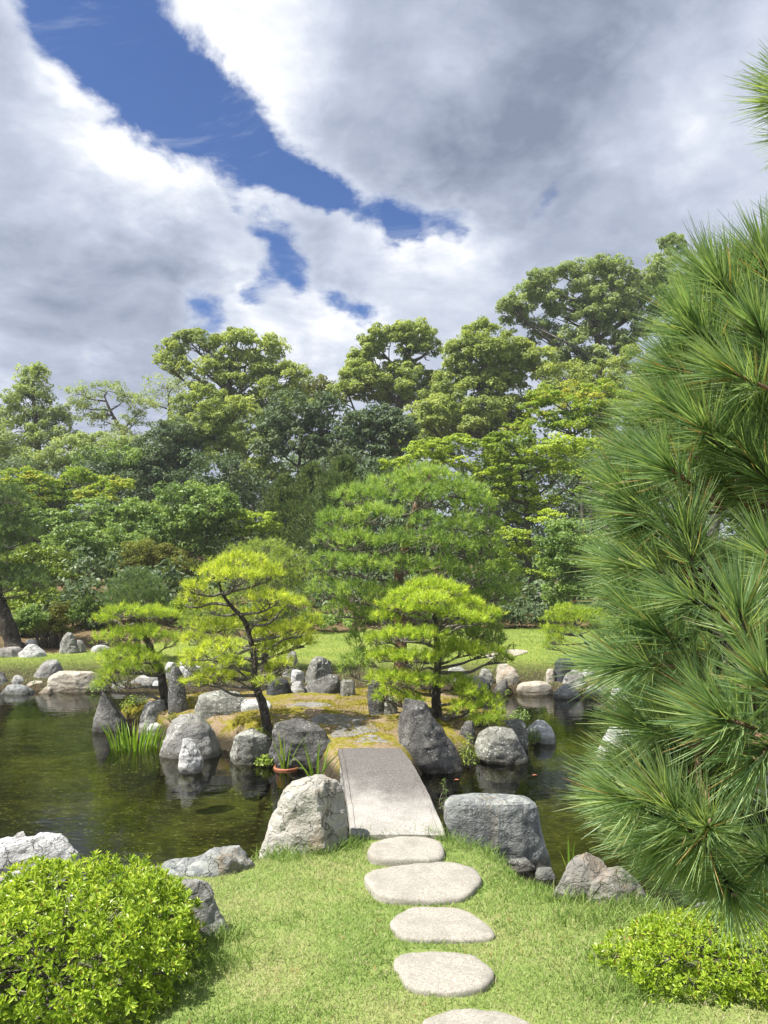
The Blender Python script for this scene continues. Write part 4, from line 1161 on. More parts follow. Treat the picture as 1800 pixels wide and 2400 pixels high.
broadleaf('shaded maple whose low boughs hang over the standing stone', fl([(1215, 1300, 44, 22), (1246, 1350, 46, 22), (1200, 1260, 40, 20), (1180, 1330, 36, 20), (1290, 1220, 40, 22)]),
          24, 'lf_maple', 1262, cover=.9, seed=234, tr=.12, **MP)
broadleaf('light green broad-leaved shrub tree beside the long pine needles', [(1330, 1246, 42, 24), (1308, 1282, 46, 28), (1345, 1300, 50, 32), (1316, 1325, 50, 28), (1363, 1336, 42, 34), (1327, 1388, 46, 22), (1292, 1414, 28, 14), (1375, 1385, 44, 30), (1420, 1300, 50, 40), (1430, 1370, 50, 40)],
          20.5, 'lf_shrub', 1345, 8.5, 1.05, 235, tr=.07, puff=.28, asp=.55, name='shrub', cat='shrub')
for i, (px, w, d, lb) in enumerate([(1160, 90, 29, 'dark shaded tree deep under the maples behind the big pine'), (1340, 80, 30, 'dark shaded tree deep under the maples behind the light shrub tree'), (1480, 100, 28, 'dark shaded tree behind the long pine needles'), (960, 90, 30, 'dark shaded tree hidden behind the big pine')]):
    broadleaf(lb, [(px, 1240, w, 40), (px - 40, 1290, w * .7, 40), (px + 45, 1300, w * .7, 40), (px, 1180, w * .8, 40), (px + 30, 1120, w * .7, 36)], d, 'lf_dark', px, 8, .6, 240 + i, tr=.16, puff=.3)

# far side of the wood, beyond the water
broadleaf('maple with orange-turning top in front of the loose tall tree', fl([(177, 1117, 36, 20), (211, 1130, 36, 18), (84, 1138, 52, 24), (278, 1138, 40, 20), (152, 1168, 52, 24), (97, 1187, 50, 26), (230, 1165, 40, 22), (55, 1121, 42, 22), (20, 1150, 40, 26)]),
          27, 'lf_maple_orange', 150, cover=1.05, seed=251, tr=.16, **MP)
broadleaf('green maple with tiered boughs below the orange-topped one', fl([(219, 1200, 62, 26), (270, 1215, 46, 24), (180, 1230, 50, 24), (140, 1222, 42, 24), (250, 1240, 50, 22), (90, 1230, 46, 26), (40, 1210, 44, 26), (60, 1260, 50, 24)]),
          25, 'lf_shrub', 200, cover=1.0, seed=252, tr=.14, **MP)
broadleaf('large glossy green camellia-like tree before the dark dome', [(422, 1163, 48, 26), (485, 1172, 52, 28), (519, 1193, 38, 28), (359, 1212, 52, 26), (443, 1222, 58, 30), (320, 1206, 36, 24), (485, 1248, 52, 30), (380, 1256, 52, 28), (422, 1281, 52, 30), (510, 1240, 36, 28), (460, 1300, 44, 28), (330, 1250, 40, 26)],
          25, 'lf_shrub', 430, 8.5, 1.15, 253, tr=.15, puff=.26, asp=.5)
broadleaf('small yellow maple glowing between the camellia-like tree and the conifers', fl([(561, 1214, 36, 18), (603, 1218, 36, 20), (557, 1252, 32, 17), (590, 1240, 34, 18), (625, 1240, 28, 18)]),
          25, 'lf_maple', 585, cover=1.1, seed=254, tr=.09, **MP)
broadleaf('round mid-green shrub tree beside the dark hollow', [(168, 1262, 40, 24), (168, 1307, 44, 30), (140, 1285, 34, 26), (195, 1290, 34, 26), (150, 1340, 36, 22)],
          22.5, 'lf_shrub', 185, 8, 1.1, 255, tr=.09, puff=.27, asp=.55, trunk=[(188, 1400), (186, 1340)])
broadleaf('fresh green tree behind the dark garden pine', [(255, 1268, 42, 24), (251, 1307, 44, 28), (306, 1285, 40, 24), (274, 1346, 34, 22), (225, 1330, 30, 24)],
          23, 'lf_shrub', 268, 7.5, 1.1, 256, tr=.09, puff=.28)
broadleaf('olive-brown shrub tree above the dark garden pine', [(345, 1297, 54, 22), (353, 1328, 48, 24), (411, 1338, 42, 26), (423, 1368, 34, 30), (390, 1310, 40, 22), (310, 1340, 34, 22)],
          21.5, 'lf_brown', 390, 7, 1.05, 257, tr=.08, puff=.28)
broadleaf('yellowish bush tree beneath the far pine boughs', [(47, 1299, 46, 20), (90, 1326, 40, 25), (130, 1318, 30, 25), (130, 1354, 36, 25), (20, 1320, 40, 22), (100, 1370, 40, 24)],
          20.5, 'lf_bright', 85, 7.5, .95, 258, tr=.08, puff=.28)
SH = 'shrubs at the foot of the wood'
broadleaf('yellow-green broad-leaved shrub behind the leaning pine trunk', [(59, 1399, 56, 24), (100, 1418, 38, 20), (25, 1420, 40, 22), (60, 1435, 46, 20)],
          18, 'lf_bright', 60, 9, 1.1, 261, 'shrub', 'shrub', SH, tr=.04, puff=.28, asp=.6)
broadleaf('round grey-green shrub beside the clipped russet shrub', [(67, 1460, 34, 30), (55, 1478, 28, 22), (80, 1478, 28, 22)],
          16.4, 'lf_shrub', 67, 6, 1.3, 262, 'shrub', 'shrub', SH, tr=.03, puff=.26)
broadleaf('small upright shrub behind the clipped russet shrub', [(140, 1435, 20, 16), (138, 1455, 18, 16)],
          17.0, 'lf_brown', 140, 6, 1.1, 263, 'shrub', 'shrub', SH, tr=.02, puff=.3)
broadleaf('small dark shrub at the mouth of the dark hollow', [(207, 1425, 24, 20), (200, 1448, 28, 24), (222, 1450, 22, 22)],
          17.6, 'lf_shrub', 205, 6.5, 1.1, 264, 'shrub', 'shrub', SH, tr=.025, puff=.28)
broadleaf('loose grey-leaved shrub beside the dark hollow trunk', [(170, 1435, 16, 14), (176, 1455, 14, 14)],
          17.4, 'lf_shrub', 172, 6, .8, 265, 'shrub', 'shrub', SH, tr=.02, puff=.3)
broadleaf('orange-red low shrub glimpsed behind the yellow pine', [(418, 1424, 26, 12), (430, 1440, 30, 12)],
          17.5, 'lf_maple_orange', 425, 6, 1.1, 266, 'shrub', 'shrub', SH, tr=.02, puff=.3)
broadleaf('low dark hedge at the back of the lawn below the maples', [(1190, 1440, 40, 22), (1235, 1446, 38, 22), (1275, 1450, 34, 20), (1145, 1442, 40, 22)],
          20.6, 'lf_dark', 1230, 7.5, 1.2, 267, 'hedge', 'hedge', SH, tr=.02, puff=.26, limbs=False)
broadleaf('low green shrubs line behind the pale pine at the lawn edge', [(690, 1455, 36, 18), (740, 1462, 38, 16), (790, 1462, 36, 16), (640, 1455, 36, 18), (580, 1450, 40, 20), (520, 1450, 40, 20), (460, 1460, 36, 20)],
          19.0, 'lf_shrub', 680, 6.5, 1.1, 268, 'hedge', 'hedge', SH, tr=.02, puff=.28, limbs=False)
for i, (px, lb) in enumerate([(870, 'far tree beyond the gap between the conifers and the big pine'), (250, 'far dark tree behind the green maple with tiered boughs'), (520, 'far dark tree behind the camellia-like tree'), (20, 'far dark tree at the outer end behind the maples')]):
    broadleaf(lb, [(px, 1120, 90, 40), (px - 50, 1180, 80, 45), (px + 50, 1180, 80, 45), (px, 1240, 90, 45), (px - 30, 1300, 90, 45), (px + 40, 1310, 80, 45)], 31, 'lf_dark', px, 8, .55, 270 + i, tr=.2, puff=.3)
# clipped russet shrub: domed cap over bare stems
def russet():
    d = 15.6
    c = at(120, 1470, d); base = np.array([c[0], d, gz(c[0], d)])
    root = tag(empty('clipped_shrub', base), 'clipped russet-green domed shrub standing on a mass of bare stems', 'shrub', SH)
    rng = np.random.default_rng(4)
    s = d / FPX
    V, F, t = crown([(at(120, 1474, d), np.array([46, 40, 22]) * s), (at(95, 1480, d), np.array([28, 26, 13]) * s), (at(148, 1480, d), np.array([28, 26, 14]) * s)], .035, 1.6, rng, .22)
    obj('crown', V, F, M['lf_brown'], root, tint=t)
    A = Acc()
    for k in range(90):
        a = rng.uniform(0, 6.28); r = rng.random() ** .5
        e = at(120, 1484, d) + np.array([math.cos(a) * .40 * r, math.sin(a) * .34 * r, rng.uniform(-.05, .1)])
        b0 = base + np.array([math.cos(a) * .25 * r, math.sin(a) * .2 * r, -.03])
        A.tube(spline([b0, (b0 + e) / 2 + rng.normal(0, .03, 3), e], 5), np.linspace(.010, .005, 5), 4)
    A.obj('stem', M['bark_grey'], root)
russet()

# ------------------------------------------------------------------ pines with cloud-pruned pads
def needles(C, D, n, Ln, w, rng, spread=.75):
    """n needles per tuft: C tuft points, D tuft axes"""
    m = len(C)
    P = np.repeat(C, n, 0); A = np.repeat(D, n, 0)
    nd = unit(A + rng.normal(size=P.shape) * spread)
    ln = (Ln * rng.uniform(.65, 1.15, len(P)))[:, None]
    s = unit(np.cross(nd, rdir(len(P), rng))) * w * .5
    b = P + A * rng.uniform(-.35, .15, (len(P), 1)) * Ln
    V = np.stack([b - s, b + s, b + nd * ln], 1).reshape(-1, 3)
    F = (np.arange(len(P)) * 3)[:, None] + np.array([[0, 1, 2]])
    tint = np.repeat(rng.normal(0, .20, m), n) + rng.normal(0, .12, len(P))
    return V, F, tint
def pine(label, trunk, d, pads, mat, nlen, dens=1.0, seed=1, name='pine_tree', cat='pine tree', tr=.05, bk='bark', nper=15, w=.0042, spread=.7, foot_z=None, group='pruned pines of the garden', twigs=6, updir=.75, vol=.5, tint0=.5, thick=1.45):
    """trunk: picture points base to top; pads: (px, py, rx, ry[, depth offset])"""
    rng = np.random.default_rng(seed)
    b = at(trunk[0][0], trunk[0][1], d)
    base = np.array([b[0], d, gz(b[0], d) if foot_z is None else foot_z])
    root = tag(empty(name, base), label, cat, group)
    P = [base - [0, 0, .08]] + [at(px, py, d) + np.array([0, rng.normal(0, .015), 0]) for px, py in trunk[1:]]
    tp = spline(P, 6 * len(P))
    rr = np.linspace(tr, tr * .22, len(tp)) * (1 + .10 * fbm(tp * 9, 2, seed)); rr[:2] *= 1.35
    tv, tf, tt = tube(tp, rr, 12)
    tv = tv + (fbm(tv * 40, 3, seed) * tr * .16)[:, None] * rng.choice([1.0], 1)
    obj('trunk', tv, [tf, tt], M[bk], root, smooth=True)
    B_ = Acc()
    for pad in pads:
        px, py, rx, ry = pad[:4]
        dd = d + (pad[4] if len(pad) > 4 else rng.uniform(-.5, .5) * rx * d / FPX)
        s = dd / FPX
        c = at(px, py, dd); r = np.array([rx * s * 1.08, rx * s * .9, ry * s * thick])
        und = c + np.array([0, 0, -.55 * r[2]])
        cand = tp[(tp[:, 2] < und[2] + .02)]
        src = cand[np.argmin(np.linalg.norm(cand - und, axis=1) + .5 * np.abs(cand[:, 2] - und[2] + .12))] if len(cand) else tp[len(tp) // 3]
        L0 = np.linalg.norm(und - src)
        br = spline([src, src + (und - src) * .4 + rng.normal(0, .06, 3) * L0 + [0, 0, -.05 * L0], src + (und - src) * .75 + rng.normal(0, .06, 3) * L0, und + np.array([np.sign(und[0] - src[0]) * r[0] * .3, 0, 0])], 12)
        q = min(tr * .42, .012 + .05 * L0 * .3)
        B_.tube(br, np.linspace(q, q * .25, 12), 6)
        k = max(10, int(dens * 7.0 * (r[0] * (r[1] + r[2]) * .5) / (nlen * nlen)))
        dv = rdir(k * 3, rng); dv = dv[dv[:, 2] > rng.uniform(-.55, .2, len(dv))][:k]
        rad_ = rng.uniform(vol, 1.0, (len(dv), 1))
        wob = 1 + .28 * fbm(dv * 2.2 + seed + px * .1, 2, seed)[:, None]
        C = c + dv * r * rad_ * wob
        C[:, 2] = np.maximum(C[:, 2], c[2] - .45 * r[2] + rng.uniform(-.1, .1, len(C)) * r[2])
        D = unit(dv * np.array([.65, .65, .4]) + np.array([0, 0, updir]) + rng.normal(0, .3, dv.shape))
        V, F, t = needles(C, D, nper, nlen, w, rng, spread)
        t = np.clip(t + tint0 + rng.normal(0, .06), 0, 1)
        obj('foliage_pad', V, F, M[mat], root, tint=t)
        for i in rng.choice(len(C), min(len(C), twigs + int(len(C) * .10)), replace=False):
            s0 = br[rng.integers(6, 12)]
            mid = (s0 + C[i]) / 2 + rng.normal(0, .05, 3) * r.mean() + [0, 0, -.08 * r[2]]
            B_.tube(spline([s0, mid, C[i]], 5), np.linspace(q * .28, max(.0018, q * .08), 5), 4)
    B_.obj('branch', M['twig'], root, smooth=True)
    return root
# big pine behind
pine('big rounded green pine with reddish limbs rising behind the island', [(935, 1600), (940, 1500), (930, 1400), (945, 1300), (965, 1220), (985, 1160), (1010, 1115)], 10.7,
     [(1000, 1118, 70, 26), (925, 1140, 70, 30), (1065, 1150, 80, 30), (850, 1165, 70, 30, -.2), (985, 1165, 60, 28, -.5), (1110, 1185, 60, 32, .2), (880, 1210, 70, 30, -.5), (800, 1220, 60, 28, .1), (1000, 1225, 44, 22, -.7), (1080, 1235, 50, 30, -.4), (1140, 1240, 44, 30, .2),
      (775, 1265, 44, 30, .0), (835, 1270, 54, 30, -.5), (920, 1275, 54, 30, -.7), (1005, 1270, 50, 32, -.8), (1070, 1285, 52, 30, -.5), (1140, 1290, 52, 34, .0), (780, 1325, 50, 32, -.1), (850, 1330, 60, 30, -.7), (940, 1330, 60, 28, -.8), (1030, 1335, 60, 32, -.7), (1110, 1345, 60, 34, -.3), (1175, 1345, 44, 36, .2),
      (775, 1385, 50, 34, -.1), (840, 1390, 56, 34, -.5), (1150, 1400, 56, 36, -.1), (910, 1400, 60, 34, -.5), (1100, 1420, 56, 30, .2), (800, 1430, 46, 28, .1), (880, 1450, 50, 30, .1), (1190, 1390, 40, 30, .4),
      (850, 1500, 36, 34, .1), (830, 1560, 34, 34, -.1), (862, 1540, 26, 30, 0), (1140, 1480, 50, 34, .3), (1165, 1510, 38, 28, .2), (1090, 1490, 50, 34, .4), (1060, 1450, 50, 30, .3), (960, 1460, 60, 34, .5)],
     'nd_green', .100, 1.45, 301, tr=.10, bk='bark_red', nper=16, w=.0090, foot_z=-.08, vol=.55, updir=.8, thick=1.15, spread=.62, tint0=.55)
pine('leaning yellow-green pine with a dark bent trunk on the island mound', [(636, 1697), (618, 1660), (606, 1625), (597, 1590), (597, 1545), (587, 1500), (575, 1462), (556, 1436), (535, 1412), (518, 1388), (512, 1360)], 7.85,
     [(560, 1318, 62, 20, .0), (500, 1340, 44, 17, -.1), (620, 1345, 48, 20, .1), (556, 1352, 70, 18, -.25), (458, 1378, 38, 16, .0), (446, 1408, 34, 20, .1), (500, 1425, 44, 18, .25), (632, 1402, 56, 17, -.2), (690, 1418, 34, 17, 0), (610, 1440, 56, 18, .2), (725, 1458, 38, 17, .1), (690, 1480, 46, 20, -.1), (640, 1475, 40, 18, .25), (700, 1505, 44, 16, .1), (640, 1525, 46, 22, .05),
      (500, 1470, 60, 18, .3), (455, 1500, 36, 16, .2), (525, 1515, 48, 15, -.1), (470, 1535, 44, 18, -.15), (448, 1556, 34, 15, 0), (540, 1555, 40, 16, -.2), (500, 1588, 44, 18, -.1), (460, 1602, 34, 16, -.1), (560, 1585, 34, 14, .1), (620, 1600, 30, 12, -.25), (650, 1570, 34, 16, .15), (668, 1555, 30, 14, -.2), (600, 1490, 30, 14, .35)],
     'nd_yellow', .074, 1.5, 302, tr=.046, nper=15, w=.0062, twigs=9, vol=.5, thick=1.3)
pine('bushy lime-green pine beside the far end of the bridge', [(1026, 1680), (1022, 1640), (1024, 1590), (1026, 1530), (1022, 1480), (1018, 1440), (1022, 1400), (1015, 1370)], 8.2,
     [(1010, 1372, 56, 16), (1050, 1385, 46, 16), (960, 1395, 44, 18), (1010, 1405, 50, 16, -.3), (930, 1420, 44, 18), (985, 1430, 44, 16, -.25), (1090, 1418, 46, 16), (1140, 1438, 40, 14), (1065, 1440, 44, 16, -.3), (1110, 1455, 44, 14, -.1), (900, 1450, 36, 16), (940, 1490, 50, 20, -.2), (895, 1500, 36, 18), (1000, 1490, 50, 20, -.3), (1055, 1510, 34, 16, -.15), (905, 1540, 50, 20, -.1), (970, 1545, 50, 22, -.3),
      (1030, 1540, 30, 16, -.25), (895, 1590, 36, 18, 0), (935, 1595, 50, 24, -.25), (1000, 1600, 40, 22, -.3), (920, 1632, 42, 18, -.2), (965, 1640, 30, 14, -.25), (1085, 1525, 50, 18, -.1), (1140, 1528, 44, 16, 0), (1178, 1545, 26, 13, .05), (1070, 1600, 40, 18, -.15), (1105, 1625, 42, 20, -.2), (1150, 1650, 38, 22, -.15), (1130, 1690, 36, 16, -.3), (1085, 1660, 36, 16, -.3), (1165, 1680, 24, 14, -.3)],
     'nd_lime', .072, 1.9, 303, tr=.055, nper=16, w=.0066, twigs=8, vol=.55, thick=1.12, updir=.85)
pine('small flat-tiered pine at the outer tip of the island', [(390, 1612), (378, 1575), (362, 1545), (350, 1510), (335, 1480), (320, 1460), (308, 1440)], 9.2,
     [(300, 1435, 60, 15, -.1), (355, 1438, 50, 15, .1), (245, 1452, 36, 12, 0), (390, 1445, 40, 14, .2), (300, 1488, 56, 16, -.1), (250, 1498, 38, 14, .1), (350, 1490, 46, 18, -.15), (395, 1500, 40, 18, 0), (300, 1530, 60, 15, -.1), (255, 1550, 34, 16, 0), (340, 1545, 44, 14, -.2), (270, 1580, 46, 18, -.1), (250, 1605, 34, 15, 0), (370, 1572, 30, 12, -.1), (310, 1565, 40, 12, -.2)],
     'nd_lime', .072, 1.7, 304, tr=.055, nper=14, w=.0046, tint0=.40, twigs=6, vol=.45)
pine('dark dense tiered pine behind the small flat-tiered pine', [(320, 1520), (322, 1470), (318, 1420), (320, 1380), (318, 1350)], 14.5,
     [(318, 1352, 44, 15), (290, 1370, 40, 13, -.2), (350, 1372, 42, 15), (318, 1385, 50, 16, -.4), (275, 1398, 40, 13), (360, 1400, 40, 18, 0), (330, 1405, 46, 16, -.4), (370, 1425, 30, 16, 0), (280, 1412, 40, 12, -.2), (330, 1428, 46, 12, -.2)],
     'nd_dark', .085, 1.2, 305, tr=.07, nper=14, w=.0075, tint0=.6)
pine('old dark pine with a thick leaning trunk at the edge of the far lawn', [(36, 1512), (20, 1470), (4, 1430), (-10, 1380), (-14, 1320), (-20, 1250), (-10, 1190), (-5, 1160)], 15.4,
     [(20, 1165, 50, 22), (-30, 1175, 60, 24), (55, 1185, 30, 14), (0, 1205, 60, 18), (30, 1235, 60, 20), (-30, 1250, 60, 24), (65, 1255, 36, 16), (20, 1272, 60, 18), (-40, 1300, 60, 24), (30, 1345, 70, 18), (75, 1362, 48, 18), (-10, 1350, 60, 22), (20, 1375, 60, 14), (90, 1380, 36, 14)],
     'nd_dark', .10, 1.2, 306, tr=.17, nper=14, w=.009, tint0=.62)
pine('soft pale-green pine standing behind the leaning yellow pine', [(620, 1505), (622, 1460), (625, 1400), (622, 1340), (625, 1290)], 13.2,
     [(620, 1288, 60, 22), (570, 1305, 54, 22), (672, 1310, 50, 22), (620, 1325, 66, 24, -.3), (700, 1345, 44, 24), (655, 1360, 60, 24, -.2), (690, 1385, 50, 24, 0), (560, 1360, 56, 24, .1), (615, 1390, 60, 24, 0), (700, 1425, 40, 24, 0), (640, 1430, 60, 24, 0), (530, 1410, 50, 24, .3), (480, 1450, 50, 24, .4), (450, 1470, 40, 20, .3), (540, 1465, 60, 22, .3), (500, 1490, 56, 18, .2), (610, 1470, 50, 20, .1)],
     'nd_pale', .085, 1.0, 307, tr=.06, nper=13, w=.0065, updir=.55)
pine('small pine-like juniper with bare branching stems on the far lawn', [(1395, 1548), (1385, 1525), (1370, 1500), (1355, 1480), (1345, 1465)], 13.6,
     [(1330, 1432, 44, 13), (1375, 1440, 40, 14), (1300, 1450, 34, 14), (1290, 1478, 28, 14), (1345, 1452, 50, 14, -.2), (1400, 1455, 44, 16, 0), (1300, 1500, 26, 13, -.1), (1330, 1480, 34, 12, -.2), (1430, 1470, 50, 20, 0), (1288, 1515, 18, 9, 0)],
     'nd_lime', .055, 1.3, 308, tr=.035, nper=13, w=.0055, updir=.5, tint0=.42, name='juniper', cat='juniper', twigs=10)

# ------------------------------------------------------------------ long-needled pine beside the camera
def blade_strip(P0, D, Ln, w, bend, rng, segs=3):
    """slender strips that taper and bend; returns V, quads, tris"""
    n = len(P0)
    s = unit(np.cross(D, rdir(n, rng)))
    V = []
    for k in range(segs + 1):
        t = k / segs
        c = P0 + D * (Ln * t)[:, None] + bend * (Ln * t * t)[:, None]
        ww = (w * (1 - .55 * t ** 2) * .5)[:, None] if k < segs else (w * .10)[:, None]
        V += [c - s * ww, c + s * ww]
    V = np.stack(V, 1); m = 2 * (segs + 1)
    F = np.concatenate([np.array([[2 * k, 2 * k + 1, 2 * k + 3, 2 * k + 2]]) for k in range(segs)])
    F = ((np.arange(n) * m)[:, None, None] + F[None]).reshape(-1, 4)
    return V.reshape(-1, 3), F
def tuft_mesh(i, dead=False):
    """needle tuft along +Z, tip of the shoot at the origin"""
    rng = np.random.default_rng(500 + i)
    n = int(rng.uniform(120, 165))
    u = rng.random(n) ** 1.4
    z0 = -.085 * u
    ang = rng.uniform(0, 2 * np.pi, n)
    op = rad(14) + rad(46) * u ** .75 + rng.normal(0, rad(9), n)
    D = np.stack([np.cos(ang) * np.sin(op), np.sin(ang) * np.sin(op), np.cos(op)], 1)
    P0 = np.stack([np.cos(ang) * .004, np.sin(ang) * .004, z0], 1)
    Ln = rng.uniform(.095, .145, n) * (1 - .12 * u)
    bend = rdir(n, rng) * .09 + np.array([0, 0, .02])
    # needles stand in pairs
    P0 = np.repeat(P0, 2, 0); D = unit(np.repeat(D, 2, 0) + rng.normal(0, .045, (2 * n, 3))); Ln = np.repeat(Ln, 2); bend = np.repeat(bend, 2, 0) + rng.normal(0, .03, (2 * n, 3))
    V, F = blade_strip(P0, D, Ln, np.full(2 * n, .0025), bend, rng, 2)
    tint = np.clip(np.repeat(rng.normal(.45, .20, 2 * n), 2) + np.repeat(np.where(rng.random(2 * n) < .05, .4, 0), 2) + rng.normal(0, .06), 0, .93)
    tint = np.where(np.repeat(rng.random(2 * n) < .022 + .05 * (i in (2, 6)) * np.repeat(u, 2), 2), 1.0, tint)
    return mesh_data('needle_tuft', V, F, M['nd_near'], tint=tint)
def bud_mesh(i):
    rng = np.random.default_rng(40 + i)
    h = rng.uniform(.012, .028)
    P = np.array([[0, 0, -.006], [0, 0, 0], [.0006, 0, h * .35], [.001, .0006, h * .75], [.0012, .001, h]])
    V, F, T3 = tube(P, [.003, .0042, .0040, .0026, .0010], 7)
    return mesh_data('bud', V, [F, T3], M['bud'], smooth=True)
m_, T_, o_ = mat_new('pine_bud')
b_ = principled(T_, T_.ramp(T_.noise(pos(T_), 300, 3, .6), [(.35, (.26, .17, .10)), (.65, (.50, .40, .28))]), .7, .2)
T_.l.new(b_.outputs[0], o_.inputs[0]); M['bud'] = m_
CONT = np.array([(150, 1830), (300, 1850), (430, 1800), (480, 1700), (540, 1620), (620, 1545), (690, 1525), (770, 1520), (850, 1470), (930, 1440), (1000, 1405), (1060, 1385), (1120, 1372), (1200, 1385), (1250, 1400), (1300, 1385), (1340, 1370), (1420, 1385), (1480, 1415), (1530, 1395),
                 (1560, 1365), (1610, 1430), (1690, 1455), (1740, 1440), (1800, 1372), (1850, 1348), (1900, 1375), (1960, 1430), (2010, 1490), (2060, 1560), (2110, 1610), (2180, 1670), (2230, 1760)])
def near_pine():
    rng = np.random.default_rng(77)
    base = np.array([1.62, 2.15, gz(1.62, 2.15)])
    root = tag(empty('pine_tree', base), 'long-needled green pine reaching in from the side close to the viewer', 'pine tree')
    tp = spline([base - [0, 0, .1], base + [-.03, .02, .6], base + [.06, .0, 1.3], base + [.0, .03, 2.1], base + [.05, .02, 2.9], base + [.03, 0, 3.4]], 30)
    V, F, T3 = tube(tp, np.linspace(.085, .02, 30), 14)
    V = V + (fbm(V * 30, 3, 2) * .012)[:, None]
    obj('trunk', V, [F, T3], M['bark'], root, smooth=True)
    tufts = []      # (position, axis)
    def add(px, py, d, ax, sc=1.0):
        tufts.append((at(px, py, d), unit(np.array(ax, float) + rng.normal(0, .12, 3)), sc))
    # shoots along the outline
    for y in np.arange(590, 2130, 42):
        yy = y + rng.uniform(-14, 14)
        x = np.interp(yy, CONT[:, 0], CONT[:, 1]) + rng.uniform(85, 125)
        up = np.interp(yy, [400, 900, 1300, 1700, 1900, 2150], [.95, .55, .30, .25, .0, -.25])
        add(x, yy + up * 62, rng.uniform(1.62, 1.95), (-.85, rng.uniform(-.35, .25), up))
    # the shoots that read one by one in the photograph
    for px, py, d, ax in [(1455, 1868, 1.55, (-.9, -.1, .25)), (1560, 1875, 1.5, (-.45, -.3, .6)), (1662, 1932, 1.45, (-.25, -.75, .45)), (1720, 2095, 1.5, (-.2, -.5, -.2)), (1685, 1680, 1.35, (-.75, -.35, .25)), (1640, 1610, 1.55, (-.4, -.2, .8)), (1445, 1555, 1.6, (-.9, -.1, .35)),
                          (1600, 1400, 1.55, (-.8, -.2, .35)), (1730, 1420, 1.4, (-.25, -.3, .85)), (1560, 1090, 1.6, (-.85, -.2, .45)), (1610, 1240, 1.6, (-.3, -.2, .85)), (1710, 870, 1.55, (-.8, -.2, .5)), (1680, 660, 1.75, (-.45, -.2, .85)), (1715, 640, 1.8, (-.3, -.1, .9)), (1775, 760, 1.6, (-.4, -.2, .85)),
                          (1790, 1580, 1.3, (-.5, -.4, .6)), (1780, 1780, 1.35, (-.6, -.5, -.2)), (1800, 1300, 1.5, (-.7, -.2, .2)), (1640, 990, 1.6, (-.6, -.3, .5)), (1540, 1480, 1.6, (-.6, -.2, .6)), (1500, 1700, 1.62, (-.8, -.2, .3)), (1850, 230, 1.7, (-.9, 0, .25)), (1870, 190, 1.72, (-.8, 0, .6)), (1880, 320, 1.7, (-.95, 0, -.1)), (1790, 610, 1.7, (-.5, 0, .85)),
                          (1740, 650, 1.75, (-.5, -.1, .9)), (1870, 560, 1.75, (-.5, 0, .85)), (1610, 1960, 1.6, (-.6, -.3, -.2)), (1560, 1960, 1.65, (-.8, -.2, -.1)), (1730, 1040, 1.62, (-.6, -.4, .5)), (1790, 1110, 1.6, (-.6, -.4, .4)), (1690, 1130, 1.7, (-.7, -.3, .4)), (1780, 960, 1.65, (-.5, -.4, .6)), (1830, 1040, 1.6, (-.5, -.5, .4)), (1790, 2010, 1.5, (-.3, -.5, -.1))]:
        add(px, py, d, ax)
    # the body of the tree behind them
    k = 0
    while k < 150:
        py = rng.uniform(660, 2120); c = np.interp(py, CONT[:, 0], CONT[:, 1])
        px = rng.uniform(c + 110, 2150)
        if py < 900 and px < c + 150: continue
        if py < 700 and px < 1760: continue
        d = rng.uniform(1.55, 2.45)
        up = np.interp(py, [400, 900, 1300, 1700, 1900, 2150], [.95, .7, .5, .4, .2, -.1])
        add(px, py, d, (rng.uniform(-.9, .1), rng.uniform(-.7, .3), up))
        k += 1
    meshes = [tuft_mesh(i) for i in range(10)]
    buds = [bud_mesh(i) for i in range(5)]
    pts = np.array([t[0] for t in tufts])
    # limbs: one for each layer, twigs from it to every shoot
    levels = np.linspace(.25, 3.1, 11)
    lay = np.argmin(np.abs(pts[:, 2:3] - .12 - levels[None]), 1)
    for q in range(len(levels)):
        idx = np.nonzero(lay == q)[0]
        if not len(idx): continue
        P = pts[idx]
        end = P[np.argsort(P[:, 0])[:4]].mean(0) + [.12, .06, -.03]
        src = tp[np.argmin(np.abs(tp[:, 2] - levels[q] + .12))]
        lb = spline([src, src + (end - src) * .35 + rng.normal(0, .03, 3), src + (end - src) * .7 + rng.normal(0, .03, 3), end], 18)
        A = Acc()
        A.tube(lb, np.linspace(.026, .007, 18), 8)
        for i in idx:
            p, ax, sc = tufts[i]
            b0 = p - ax * .16
            w = np.linalg.norm(lb - b0, axis=1) + .5 * np.clip(lb[:, 0] * -1 + b0[0], 0, None)
            s0 = lb[np.argmin(w)]
            A.tube(spline([s0, (s0 + b0) / 2 + rng.normal(0, .02, 3), b0, p + ax * .002], 9), np.linspace(.009, .0034, 9), 6)
        A.obj('branch', M['bark_red' if q % 2 else 'bark'], root, smooth=True)
    b = np.array(root.location)
    for i, (p, ax, sc) in enumerate(tufts):
        o = link('needle_tuft', meshes[i % len(meshes)], root, p - b)
        qn = Vector(ax).to_track_quat('Z', 'Y')
        o.rotation_mode = 'QUATERNION'
        from mathutils import Quaternion
        o.rotation_quaternion = qn @ Quaternion((0, 0, 1), rng.uniform(0, 6.28))
        s = rng.uniform(.9, 1.1) * sc; o.scale = (s, s, s)
        if i % 2 == 0 or i < 70:
            o = link('bud', buds[i % 5], root, p - b + ax * .002)
            o.rotation_mode = 'QUATERNION'
            o.rotation_quaternion = Vector(unit(ax + np.array([0, 0, .6]))).to_track_quat('Z', 'Y')
near_pine()

